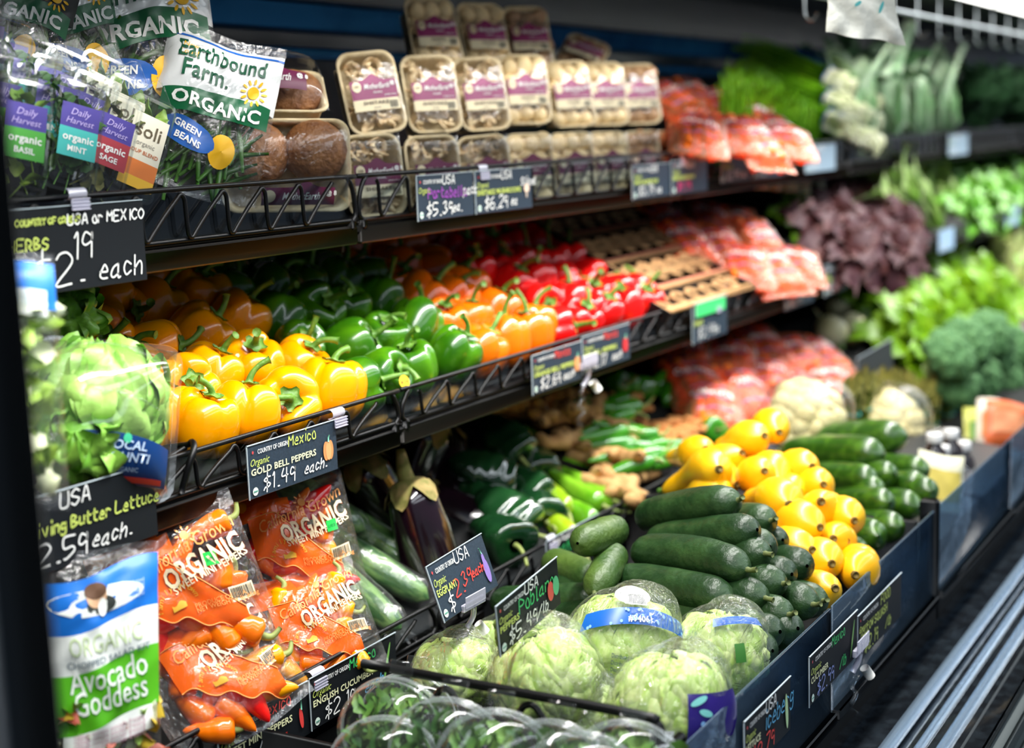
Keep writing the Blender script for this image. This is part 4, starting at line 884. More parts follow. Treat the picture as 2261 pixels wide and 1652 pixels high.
# ------------------------------------------------------------------ middle shelf, left: salad bag and butter lettuce
leafb = [lf(BUT, .11, .12, .5, .006, k, cup=.35, base=.5) for k in range(3)]
def ball(label, cat, leafs, R, n, mat, group=None, name='lettuce', seed=0, ruf=.008, lift=1.0, ribs=0):
    """closed head: leaves wrapped round a heart"""
    e = empty(name, label, cat, group=group)
    k_, m_ = 14, 20; a = np.linspace(0, 2*math.pi, m_, endpoint=False)
    rows = [[(R*.9*math.sin(q)*math.cos(x) + 1e-5*math.cos(x), R*.9*math.sin(q)*math.sin(x), R*.82*math.cos(q) + .004*nz((math.cos(x)*2, math.sin(x)*2, q), 2, seed)) for x in a] for q in np.linspace(0.001, math.pi - .001, k_)]
    G().grid(np.array(rows), cv=True).obj('heart', mat, e)
    rr = random.Random(seed)
    for k in range(n):
        nu, nv = (21, 29) if ribs else (21, 21); P = np.zeros((nu, nv, 3)); s0 = rr.uniform(0, 9); w0 = rr.uniform(.8, 1.15)
        for i, u in enumerate(np.linspace(-1.15, 1.25, nu)):
            for j, v in enumerate(np.linspace(-1, 1, nv)):
                hw = w0*math.cos(min(1.45, abs(u)*1.02))**.6; r = R*(1.0 + .02*(k % 3)) + lift*.020*max(0, abs(v) - .6) + ruf*(.3 + abs(v))*math.sin(7*u + 4*v + s0 + 2*math.sin(5*v + s0)) + ruf*.7*nz((u, v, 0), 3, s0) + ribs*abs(math.sin(v*8/(1 + .5*u) + s0))*(1 - .4*abs(u)) + lift*.012*max(0, u - .8) - (1 - lift)*.012*(max(0, abs(v) - .7) + max(0, abs(u) - .9))
                P[i, j] = (r*math.sin(v*hw)*math.cos(u*.95), -r*math.cos(v*hw)*math.cos(u*.95), r*math.sin(u*.95)*.95)
        o = G().grid(P).obj('leaf', mat, e); o.rotation_euler = (Matrix.Rotation(k*2.39996 + .4, 3, 'Z') @ Matrix.Rotation(rr.uniform(-.5, .5), 3, 'Y') @ Matrix.Rotation(rr.uniform(-.3, .5), 3, 'X')).to_euler()
    return e
e = ball('round butter lettuce head with pale ribs inside the left clamshell', 'lettuce', None, .082, 13, BUT, seed=4, ruf=.006); e.matrix_world = pose(onY(215, 895, 1.30), -40, 20, 10) @ Matrix.Scale(.92, 4)
e = ball('darker small butter lettuce head low in the left clamshell', 'lettuce', None, .044, 9, GLE if False else M('deep_butter_leaf', '5E9A2C', .4, '8DBB4A', 9, bump=.5, bs=45), seed=9, ruf=.006); e.matrix_world = pose(onY(180, 985, 1.27), -40, -20, 0)
e = empty('butter_lettuce_clamshell', 'big clear clamshell of butter lettuce with navy label, left of the gold peppers', 'lettuce pack'); w, h = .185, .19
def SB(x, z, off=0):
    x, z = np.broadcast_arrays(np.asarray(x, float), np.asarray(z, float)); q = np.clip(1 - (np.abs(x)/(w/2))**3, 0, 1)*np.clip(1 - (np.abs(z)/(h/2))**3, 0, 1)
    return np.stack([x, -.088*q**.45 - off, z], -1)
xs = np.linspace(-w/2, w/2, 27); zs = np.linspace(-h/2, h/2, 27); X, Z = np.meshgrid(xs, zs, indexing='ij'); P = SB(X, Z, .002); G().grid(P).obj('front_shell', PET, e)
P2 = P.copy(); P2[..., 1] *= -1; G().grid(P2[::-1]).obj('back_shell', PET, e)
G().grid(loops([(w, h, .02, 0), (w + .016, h + .016, .024, 0), (w + .016, h + .016, .024, .003), (w, h, .02, .003)]), cv=True).obj('rim', PET, e, auto=True)
for k in range(3): G().tube(crom(np.array([(x_, SB(x_, -.06 + .06*k, .003)[1], -.06 + .06*k + .02*math.cos(x_*20)) for x_ in np.linspace(-.07, .07, 9)]), 3), .0016, 5).obj('moulded_rib', PET, e)
NAVY = M('navy_label', '123A74', .35)
G().band(SB, -.018, .086, -.088, lambda x: -.030 - .012*(x/.086)**2 - .01*(x < 0)*0, off=.004, nx=24).obj('label_panel', NAVY, e)
G().text(SB, 'LOCAL', .034, -.050, .015, off=.006, align='C', bold=.02, shear=.2).text(SB, 'BOUNTI', .034, -.064, .015, off=.006, align='C', bold=.02, shear=.2).text(SB, 'ORGANIC', .034, -.075, .007, off=.006, align='C').obj('brand_lettering', M('pale_blue_ink', 'B9CFE8', .5), e)
G().disc(SB, .034, -.037, .005, .006, off=.006).obj('leaf_mark', M('teal_ink', '3CB98A', .5), e); G().band(SB, .0, .08, -.086, -.080, off=.0055).obj('label_line', REDI, e)
e.matrix_world = pose(onY(215, 925, 1.30), -40, 20, 10) @ Matrix.Scale(.95, 4)
e = ball('dark green lettuce top behind the butter lettuce clamshell', 'lettuce', None, .04, 7, M('deep_butter_leaf', '5E9A2C', .4), seed=19); e.matrix_world = pose(onY(140, 700, 1.42), -40, 10, 0)
# salad kit bags -----------------------------------------------------------------
SKY = M('bright_blue_print', '1C74D4', .4); PRW = M('print_white', 'EEF2EC', .4); SGR = M('salad_green_print', '58B51E', .4); PALEG = M('pale_green_ink', 'C8DCA8', .5)
def chopped(seed, w, h, t, label, mats, n=110):
    rr = random.Random(seed)
    for mi, mt in enumerate(mats):
        g = G()
        for k in range(n//len(mats)):
            c = np.array([rr.uniform(-w*.36, w*.36), rr.uniform(-t*.22, t*.2), rr.uniform(-h*.42, h*(.36 if w < .12 else -.12))]); r = rotm('Y', rr.uniform(0, 6)) @ rotm('X', rr.uniform(0, 6)); g.grid(leaf_geo(.028, .022, .8, .004, k, 5, 5) @ r.T + c)
        if mi == 0: o = tag(g.obj('chopped_salad', mt), label, 'salad', kind='stuff')
        else: g.obj('salad_shreds', mt, o)
    return o
def salad_bag(name, label, seed, w, h, t, goddess=False):
    e = empty(name, label, 'salad bag'); S = pillow(w, h, t, seed, seal=.12, wr=.0022); bagmesh(S, w, h, 30, 44).obj('bag_film', FILMS, e)
    if goddess:
        wv = lambda z, a=.006: (lambda q: z + a*np.sin(q*30) + .10*q)
        G().band(S, -w*.49, w*.49, wv(h*.20), wv(h*.41), off=.001, nx=26, nzz=14).obj('blue_band', SKY, e)
        G().disc(S, -w*.02, h*.30, w*.40, h*.055, off=.0016, rot=.1).obj('white_cloud', PRW, e)
        G().disc(S, -w*.02, h*.325, .012, .014, off=.0024).obj('portrait_face', M('skin_print', 'E2B48C', .6), e); G().disc(S, -w*.03, h*.343, .013, .009, off=.0028).obj('portrait_hair', M('hair_print', '6A4A34', .6), e)
        G().disc(S, w*.02, h*.285, .017, .010, off=.0022).obj('portrait_coat', M('coat_print', '2E3430', .6), e); G().disc(S, w*.03, h*.275, .005, .010, off=.0028).obj('portrait_shirt', PRW, e)
        for k in range(4): G().text(S, 'freshly chopped', w*.18, h*(.335 - .018*k), .006, off=.0024, rot=.1, w=w*.2).obj('tiny_lines', M('pale_blue_ink', 'B9CFE8', .5), e)
        G().band(S, -w*.49, w*.49, wv(h*.04), wv(h*.20), off=.001, nx=26, nzz=8).obj('white_band', PRW, e)
        G().text(S, 'ORGANIC', w*.06, h*.10, .030, off=.0022, align='C', w=w*.62, rot=.1).obj('organic_lettering', PALEG, e); G().text(S, 'CHOPPED SALAD KIT', w*.08, h*.055, .010, off=.0022, align='C', rot=.1, bold=.01).obj('sub_line', M('grey_blue_ink', '6A7C86', .5), e)
        G().band(S, -w*.49, w*.49, wv(-h*.20), wv(h*.04), off=.001, nx=26, nzz=10).obj('green_band', SGR, e)
        G().text(S, 'Avocado', w*.08, -h*.045, .038, off=.0024, align='C', bold=.006, w=w*.66, rot=.1).text(S, 'Goddess', w*.10, -h*.135, .038, off=.0024, align='C', bold=.006, w=w*.62, rot=.1).obj('name_lettering', PRW, e)
        G().band(S, -w*.30, w*.47, wv(-h*.30), wv(-h*.20), off=.0014, nx=20, nzz=6).obj('white_plate', PRW, e)
        for k in range(4): G().text(S, 'cabbage romaine avocado dressing', w*.08, -h*(.225 + .020*k), .009, off=.0026, align='C', rot=.1, w=w*.6).obj('ingredient_lines', M('pink_grey_ink', 'B88C9A', .5), e)
        a = np.linspace(.15, math.pi - .15, 22); G().grid(np.stack([S(w*.08 + r*np.cos(a), -h*.47 + r*.8*np.sin(a), .0022) for r in (w*.36, w*.41)], 1)).obj('plate_rim', SGR, e)
    else:
        G().band(S, -w*.49, w*.49, h*.28, h*.46, off=.001, nx=22).obj('blue_band', SKY, e); G().band(S, -w*.2, w*.4, h*.25, h*.35, off=.002, nx=12).obj('white_patch', PRW, e)
        for k in range(3): G().text(S, 'washed and ready', w*.1, h*(.33 - .02*k), .008, off=.003, align='C', w=w*.4).obj('tiny_lines', M('pale_blue_ink', 'B9CFE8', .5), e)
    return e
MIX = [M('salad_green_shred', '9CBF4A', .5), M('salad_white_shred', 'E6EBC4', .5), M('salad_yellow_shred', 'D8B93A', .5), M('salad_red_shred', 'A2462E', .5)]
Mx = pose(onY(215, 1480, 1.20), -38, 10, 5); e = salad_bag('salad_kit_bag', 'blue, white and green chopped salad kit bag with printed portrait, lower left', 4, .138, .275, .06, True); e.matrix_world = Mx
q = chopped(4, .15, .26, .05, 'chopped salad mix inside the blue and green salad kit bag', MIX); q.matrix_world = Mx
Mx = pose(onY(10, 845, 1.14), -30, 8, 3); e = salad_bag('lettuce_bag', 'clear lettuce bag with blue band, standing at the far left edge', 6, .11, .255, .05); e.matrix_world = Mx
q = chopped(6, .10, .24, .05, 'pale lettuce pieces inside the blue-banded bag at the left edge', MIX[:2]); q.matrix_world = Mx
# mini sweet pepper bags -----------------------------------------------------------
ORF = film('orange_printed_film', 'FF6E22', .02, .2, .5, 40, body=.8, crease=1.5); ORI = M('light_orange_ink', 'F7A255', .5); BEIGE = M('beige_ink', 'F2DDB6', .5); STK = M('green_price_sticker', '1FC04A', .5); YOB = M('mustard_print', 'E8B33A', .5)
def mini_bag(label, seed, w=.185, h=.185, t=.08, back=False, sticker=None):
    e = empty('mini_pepper_bag', label, 'mini pepper bag'); S = pillow(w, h, t, seed, seal=.20, wr=.0024); bagmesh(S, w, h, 38, 46).obj('bag_film', FILMS, e)
    G().band(S, -w*.5, -w*.05, h*.33, lambda x: h*.49 - .0*x, off=.001, nx=18).band(S, -w*.5, w*.02, h*.22, lambda x: h*.34 + .03*x, off=.001, nx=16).obj('orange_header', ORF, e)
    # orange state-like shape running from upper left to lower right
    sh = G().band(S, -w*.34, w*.34, lambda x: -h*.06 - (x + w*.34)*.55 - .004*np.sin(x*160), lambda x: np.where(x < -w*.12, h*.24, h*.24 - (x + w*.12)*1.05), off=.0014, nx=34, nzz=10); sh.obj('orange_shape', ORF, e)
    xs = np.linspace(-w*.34, w*.34, 40)
    lo = -h*.06 - (xs + w*.34)*.55 - .004*np.sin(xs*160); hi = np.where(xs < -w*.12, h*.24, h*.24 - (xs + w*.12)*1.05)
    G().tube(S(xs, lo, .0022), .0008, 4).tube(S(xs, hi, .0022), .0008, 4).obj('shape_outline', ORI, e)
    G().text(S, 'California Grown', w*.10, h*.185, .024, off=.003, align='C', shear=.25, w=w*.74, rot=.22).obj('script_lettering', ORI, e)
    sunburst(S, w*.12, h*.29, .013, ORI, e, off=.003, n=8, name='flower_emblem')
    dr = G().text(S, 'ORGANIC', w*.19, h*.05, .034, off=.0022, align='C', bold=.05, w=w*.58, rot=.2); dr.obj('lettering_shadow', M('dark_red_ink', '7A2A1A', .5), e)
    G().text(S, 'ORGANIC', w*.185, h*.054, .034, off=.0036, align='C', bold=.03, w=w*.58, rot=.2).obj('organic_lettering', BEIGE, e)
    G().text(S, 'SWEET MINI PEPPERS', w*.20, h*.015, .013, off=.0034, align='C', bold=.02, w=w*.56, rot=.2).obj('sub_lettering', BEIGE, e)
    g = G()
    for k, ch in enumerate('family grown'): a = math.pi*(1 - (k + .5)/12); g.text(S, ch, -w*.08 + .022*math.cos(a), -h*.10 + .018*math.sin(a), .010, off=.0036, align='C', rot=a - math.pi/2, shear=.2)
    g.obj('arched_lettering', YOB, e); G().band(S, -w*.13, -w*.03, -h*.13, lambda x: -h*.09 + .002*np.sin(x*400), off=.0034, nx=8).obj('small_shape', YOB, e)
    G().text(S, 'PRODUCE OF USA', w*.02, -h*.17, .008, off=.003).text(S, 'NET WEIGHT 1 lb 454g', w*.02, -h*.20, .008, off=.003).obj('weight_print', ORI, e)
    G().band(S, w*.27, w*.43, -h*.20, -h*.10, off=.002, nx=6, nzz=3).obj('barcode_plate', BEIGE, e); g = G(); rr = random.Random(5); x = w*.28
    while x < w*.42: wd = rr.choice((.0004, .0008, .0012)); g.band(S, x, x + wd, -h*.18, -h*.11, off=.003, nx=2, nzz=3); x += wd + .0008
    g.obj('barcode', INKB, e)
    if sticker: G().band(S, sticker[0], sticker[0] + .016, sticker[1], sticker[1] + .016, off=.004, nx=4, nzz=3).obj('green_sticker', STK, e); G().text(S, '1/03', sticker[0] + .008, sticker[1] + .005, .007, off=.005, align='C').obj('sticker_text', DARKG, e)
    return e
MINI = {}
for c, m_ in (('orange', ORNG), ('red', REDP), ('yellow', GOLD)):
    MINI[c] = [chili(k + 60, .062, .0165, m_, 'mini_pepper', curve=.004, stemL=.012, wr=.05) for k in range(2)]
mb = [((400, 1295, 1.255), 'large mini pepper bag, upper left, green sticker at its middle', 1, -40, 14, -15, 1.06, (.035, .012), 'rooo'), ((645, 1195, 1.31), 'mini pepper bag tucked behind, beside the dark cucumber, green sticker near its right edge', 2, -42, 14, -8, 1.0, (.052, .005), 'royro'),
      ((475, 1480, 1.215), 'mini pepper bag lying low in front, left one of the front two', 3, -36, 34, -22, 1.0, None, 'oory'), ((690, 1385, 1.245), 'mini pepper bag in front, right one, clear header pointing right', 4, -44, 30, -12, .92, None, 'yooy')]
for (q, lab, sd, yw, tl, rl, s_, stk, cols) in mb:
    Mx = pose(onY(*q), yw, tl, rl) @ Matrix.Scale(s_, 4); e = mini_bag(lab, sd, sticker=stk); e.matrix_world = Mx; rr = random.Random(sd)
    for k in range(16):
        cname = {'r': 'red', 'o': 'orange', 'y': 'yellow'}[cols[k % len(cols)]]; r_, c_ = divmod(k, 4)
        T = Mx @ Matrix.Translation(((c_ - 1.5)*.031 + rr.uniform(-.005, .005), rr.uniform(-.018, -.006), -.062 + r_*.036 + rr.uniform(-.006, .006))) @ Matrix.Rotation(rr.uniform(0, 6), 4, 'Y')
        put(rr.choice(MINI[cname]), T, '%s mini pepper, %s course, %s, in the %s' % (cname, ('lowest', 'second', 'third', 'top')[min(3, r_)], ('far left', 'left', 'right', 'far right')[c_], ' '.join(lab.replace(',', '').split()[:7])), '%s mini peppers in the %s' % (cname, ' '.join(lab.replace(',', '').split()[:6])), scale=rr.uniform(.95, 1.15))
for v in MINI.values():
    for q in v: kill(q)
# wrapped english cucumbers: ends given as picture points at a depth ------------------
ECU = [cuke(k + 5, .30, .0250, ENG, 'english_cucumber', .008, (.6, .9, 1, 1, 1, 1, .9, .6), ribs=.02) for k in range(3)]
def sleeve():
    k = 22; t = np.linspace(0, 1, k); g = G(); L = .30
    r = .0268*np.interp(t, (0, .05, .1, .9, .95, 1), (.35, .9, 1, 1, .8, .25)); g.tube(np.array([((x - .5)*(L + .02), .001*math.sin(x*30), 0) for x in t]), r + .0008*np.sin(t*70), 16, cap=False)
    rr = random.Random(3)
    for j in range(6): a = j*1.05; g.grid(np.array([[(L/2 + .004, .006*math.cos(a), .006*math.sin(a)), (L/2 + .030, .012*math.cos(a + .3), .012*math.sin(a + .3))], [(L/2 + .004, .006*math.cos(a + 1), .006*math.sin(a + 1)), (L/2 + .024, .013*math.cos(a + .8), .013*math.sin(a + .8))]]))
    return g.obj('plastic_sleeve', film('tight_sleeve_film', 'FFFFFF', .0, .16, .45, 30, body=.02, crease=2))
slv = sleeve()
ec = [((640, 1075, 1.47), (800, 1170, 1.36), 'dark wrapped English cucumber behind, with bunched white film end'), ((745, 1150, 1.42), (955, 1270, 1.27), 'upper pale wrapped English cucumber, left of the eggplant'), ((735, 1195, 1.38), (940, 1320, 1.235), 'middle wrapped English cucumber pointing at the eggplant card'), ((725, 1240, 1.36), (880, 1385, 1.215), 'lowest wrapped English cucumber, its stem end above the cucumber card'), ((735, 1300, 1.36), (860, 1420, 1.235), 'shaded English cucumber under the lowest one'), ((690, 1110, 1.46), (850, 1215, 1.36), 'shaded English cucumber between the dark one and the pale ones'), ((600, 1090, 1.48), (745, 1215, 1.37), 'English cucumber mostly hidden by the mini pepper bag')]
for i, (a, b_, lab) in enumerate(ec):
    p, q = onY(*a), onY(*b_); d = (q - p)/np.linalg.norm(q - p); p = q - d*.29
    Mx = along(p, q, i*1.1); put(ECU[i % 3], Mx, lab, 'wrapped English cucumbers'); s_ = put(slv, Mx, 'clear plastic sleeve on the ' + ' '.join(lab.split()[:9]).rstrip(','), 'film sleeves on English cucumbers'); s_['category'] = 'plastic sleeve'
for q in ECU + [slv]: kill(q)
# eggplants ------------------------------------------------------------------------------
ep = [eggplant(k) for k in range(2)]
for (x, y, Y, v, lab) in ((940, 1205, 1.275, (-.05, .25, 1), 'upright purple-black eggplant with tan calyx behind the eggplant card'), (845, 1120, 1.40, (-.5, .1, 1), 'dark eggplant in shade behind the cucumbers'), (905, 1040, 1.47, (.2, -.5, 1), 'shaded eggplant with ragged calyx at the back'), (1030, 1150, 1.37, (-.3, .8, .4), 'shaded eggplant between the upright one and the poblanos'), (985, 1060, 1.46, (.6, .4, .8), 'shaded eggplant with green calyx behind the upright one')):
    put(ep[x % 2], Matrix.Translation(tuple(onY(x, y, Y))) @ dirq(v).to_matrix().to_4x4(), lab, 'eggplants on the lower shelf', scale=1.18)
for q in ep: kill(q)
for q in sc.objects:
    if q.name.startswith('eggplant') and not q.parent: q['category'] = 'eggplant'
# poblanos and other chilies: (stalk point, tip point) ----------------------------------------
def pods(protos, its, kind, cat, group, Lp):
    for i, (a, b_, lab) in enumerate(its):
        p, q = onY(*a), onY(*b_); d = q - p; L = np.linalg.norm(d); o = put(protos[i % len(protos)], along(p, q, i*1.3), lab, group, scale=max(1.02, min(1.3, L/Lp))); o['category'] = cat
pb = [chili(k, .125, .047, POB, 'poblano_pepper', curve=.012, stemL=.045, wr=.16, wide=.12, blunt=True) for k in range(4)]
pods(pb, [((1112, 1068, 1.36), (1010, 1010, 1.42), 'large poblano lying across, stalk hanging down'), ((1140, 1000, 1.40), (1088, 940, 1.46), 'topmost poblano with hollow shoulder facing right'), ((1178, 1178, 1.25), (1050, 1095, 1.36), 'long poblano in front above the eggplant card, strong shine'), ((1198, 1110, 1.30), (1110, 1060, 1.40), 'crinkled poblano with long stalk pointing right'), ((1195, 1060, 1.38), (1150, 1000, 1.46), 'poblano half hidden behind the crinkled one'), ((1140, 1205, 1.22), (1060, 1150, 1.32), 'lowest poblano, stalk reaching over the fence'), ((1205, 1150, 1.27), (1150, 1100, 1.35), 'small poblano beside the yellow-green pods'), ((1085, 1110, 1.36), (1010, 1085, 1.44), 'shaded poblano beside the upright eggplant')], 'poblano', 'poblano pepper', 'poblano peppers on the lower shelf', .125)
an = [chili(k + 20, .16, .0225, (ANA, ANA, ANAY)[k], 'anaheim_pepper', curve=.018, stemL=.045, wr=.12) for k in range(3)]
pods(an, [((1345, 1070, 1.32), (1175, 990, 1.44), 'long bright green anaheim pepper, topmost, pointing right'), ((1310, 1088, 1.29), (1200, 1020, 1.42), 'anaheim pepper just below the topmost long one'), ((1250, 1130, 1.25), (1180, 1055, 1.36), 'anaheim pepper with blunt shoulder beside the crinkled poblano'), ((1318, 1110, 1.25), (1215, 1060, 1.36), 'anaheim pepper with pale stalk crossing the fence'), ((1298, 1145, 1.22), (1210, 1100, 1.32), 'broad yellow-green anaheim near the lower fence'), ((1255, 1180, 1.215), (1200, 1120, 1.30), 'short yellow-green anaheim with brown shoulder, lowest'), ((1340, 1100, 1.25), (1260, 1070, 1.35), 'pale anaheim pepper rubbing against the ginger'), ((1260, 1030, 1.40), (1180, 975, 1.48), 'shaded anaheim pepper at the back of the heap')], 'anaheim', 'green chili', 'anaheim peppers on the lower shelf', .16)
sr = [chili(k + 40, .135, .0165, JAL, 'serrano_pepper', curve=.022, stemL=.024, wr=.06) for k in range(3)]
rr = random.Random(5); k = 0
for (x, y) in ((1320, 940), (1345, 925), (1330, 962), (1370, 955), (1395, 965), (1385, 985), (1365, 1000), (1420, 985), (1440, 1000), (1405, 1010), (1460, 1005), (1475, 985), (1350, 975), (1425, 1025), (1300, 900), (1360, 905), (1445, 1020), (1490, 1000), (1385, 1030), (1335, 890)):
    p = onPl(x, y, -.645, .45, 1.30); a = rr.uniform(-.9, .9); d = np.array([math.cos(a), -.6, rr.uniform(-.3, .1)])*.05; o = put(sr[k % 3], along(p + d, p - d, k), 'slim green serrano chili, %s in the heap between ginger and turmeric' % od(k, 20)); o['category'] = 'green chili'; o['group'] = 'serrano chilies between ginger and turmeric'; k += 1
jb = [chili(k + 80, .105, .031, JAL, 'jalapeno_pepper', curve=.004, stemL=.018, wr=.05) for k in range(2)]
for i, (x, y) in enumerate(((1520, 895), (1545, 925), (1575, 935), (1590, 955), (1560, 950), (1500, 880), (1480, 870), (1590, 920), (1430, 860), (1390, 850), (1345, 850), (1460, 850), (1250, 900), (1280, 885))):
    p = onPl(x, y, -.66, .45, 1.34); a = i*1.1; d = np.array([math.cos(a), math.sin(a)*.5, .1])*.04; o = put(jb[i % 2], along(p + d, p - d, i), 'dark glossy jalapeno, %s among those behind the turmeric' % od(i, 14)); o['category'] = 'green chili'; o['group'] = 'jalapenos behind ginger and turmeric'
gg = [ginger(k) for k in range(4)]
for i, (x, y) in enumerate(((1370, 1060), (1350, 1078), (1395, 1048), (1340, 1040), (1310, 1012), (1345, 1010), (1280, 975), (1310, 960), (1255, 965), (1290, 940), (1240, 930), (1210, 920), (1180, 915), (1150, 905), (1215, 890), (1170, 885), (1265, 915), (1130, 890), (1240, 870), (1385, 1075))):
    p = onPl(x, y, -.69 + (.02 if i > 9 else 0), .45, 1.27); put(gg[i % 4], pose(p, i*67 % 360, (i*37 % 60) - 30, 0), 'knobbly tan ginger root, %s in the heap beside the anaheims' % od(i, 20), 'ginger roots on the lower shelf', scale=1.1)['category'] = 'ginger'
tt = [ginger(k + 9, .62, TURM, 'turmeric_root') for k in range(3)]
for i in range(30):
    rr = random.Random(i); x, y = 1425 + (i % 6)*20 + rr.uniform(-8, 8), 930 + (i//6)*15 + rr.uniform(-5, 5) + (i % 6 - 3)**2*1.2
    p = onPl(x, y, -.66, .45, 1.33); put(tt[i % 3], pose(p, i*67 % 360, (i*37 % 60) - 30, 0), 'small orange-brown turmeric root, %s of the round heap' % ('row %s place %s' % (ORD[i//6], ORD[i % 6])), 'turmeric roots in the round heap')['category'] = 'turmeric'
for i in range(8):
    x, y = 1345 + (i % 4)*22, 880 + (i//4)*22; p = onPl(x, y, -.64, .45, 1.38); put(tt[i % 3], pose(p, i*67, i*30, 0), 'shaded turmeric root at the back, %s' % od(i, 8), 'turmeric roots at the back')['category'] = 'turmeric'
for q in pb + an + sr + jb + gg + tt: kill(q)
gb = [mushroom(k + 30, .020, M('garlic_skin', 'D9D4E0', .5), 'garlic_bulb') for k in range(1)]
for i, (x, y) in enumerate(((1165, 880), (1182, 895), (1190, 912), (1175, 905))): put(gb[0], pose(onPl(x, y - 6, -.66, .45, 1.30), i*50, 20*i, 0), 'pale garlic bulb beside the ginger, ' + od(i, 4), 'garlic bulbs by the ginger')['category'] = 'garlic'
kill(gb[0])
# cartons with scalloped cut-outs on the middle shelf -------------------------------------------
KRAFT = M('brown_kraft_board', 'C89B68', .8, 'B58A5A', 30, bump=.2, bs=90); KRED = M('faded_red_print', 'C4745A', .7)
def carton(label, p, w=.42, d=.17):
    e = empty('empty_carton', label, 'carton', tuple(p), (math.atan(.52), 0, 0), group='brown cut-out cartons')
    G().box((0, 0, -.045), (w, d, .006)).box((-w/2, 0, -.022), (.006, d, .05)).box((w/2, 0, -.022), (.006, d, .05)).obj('dark_inside', BLK, e, smooth=False)
    for y in (-d/2 + .012, 0, d/2 - .012): G().box((0, y, 0), (w, .020, .006), bev=.0015).obj('strip', KRAFT, e)
    G().box((0, .004, .0035), (w, .006, .0008)).obj('red_line', KRED, e, smooth=False)
    for r in (-1, 1):
        for k in range(6):
            x = -w/2 + .05 + k*.078; a = np.linspace(0, 2*math.pi*.75, 14); c = np.array([x, r*d*.25, 0])
            P = np.array([[(c[0] + q*math.cos(t)*1.25, c[1] + q*math.sin(t)*.8, z_) for t in a] for (q, z_) in ((.016, -.003), (.024, -.003), (.024, .003), (.016, .003), (.016, -.003))]); G().grid(P).obj('scallop', KRAFT, e)
    for k in range(0, 8, 7): G().box((-w/2 + .006 + k*.0585, 0, 0), (.010, d - .03, .005)).obj('bridge', KRAFT, e, smooth=False)
    return e
for (x, y, lab) in ((1512, 622, 'brown carton with scalloped cut-outs, frontmost, beside the red peppers'), (1440, 560, 'brown carton with scalloped cut-outs, second from the front'), (1350, 505, 'dark shaded carton with cut-outs at the back of the middle shelf')): carton(lab, onPl(x, y, -.345, .52, 1.29), w=.50)
e = empty('black_crate', 'black crate edge between red peppers and brown cartons', 'crate', tuple(onPl(1372, 610, -.36, .5, 1.30))); G().box((0, .05, 0), (.012, .42, .05), rotm('X', .46), bev=.003).obj('side_wall', BLK, e)
# ------------------------------------------------------------------ bottom deck: salad shells, iceberg, cucumbers, squash, zucchini
WORDN = ORD
# dark risers that carry the piles
def riser(label, x0, x1, y0, y1, z0, z1):
    e = empty('black_riser', label, 'riser', ((x0 + x1)/2, (y0 + y1)/2, -.862)); w, d = x1 - x0, y1 - y0
    g = G().add([(-w/2, -d/2, 0), (w/2, -d/2, 0), (w/2, d/2, 0), (-w/2, d/2, 0), (-w/2, -d/2, z0), (w/2, -d/2, z0), (w/2, d/2, z1), (-w/2, d/2, z1)], [(0, 1, 5, 4), (1, 2, 6, 5), (2, 3, 7, 6), (3, 0, 4, 7), (4, 5, 6, 7)]); g.obj('body', BLK, e, smooth=False)
    for k in range(5): G().box((-w/2 + w*(k + .5)/5, -d/2 - .002, z0*.5), (w*.12, .004, z0*.7), bev=.001).obj('rib', BLK, e, smooth=False)
    return e
riser('black sloped riser under the cucumbers', 1.60, 1.93, .67, .98, .04, .06)
riser('black sloped riser under the squash', 2.06, 2.50, .67, 1.02, .06, .15)
riser('black sloped riser under the zucchini', 2.53, 3.10, .67, 1.14, .06, .17)
riser('black sloped riser under wrapped cauliflower at right', 3.14, 3.6, .67, 1.14, .06, .14)
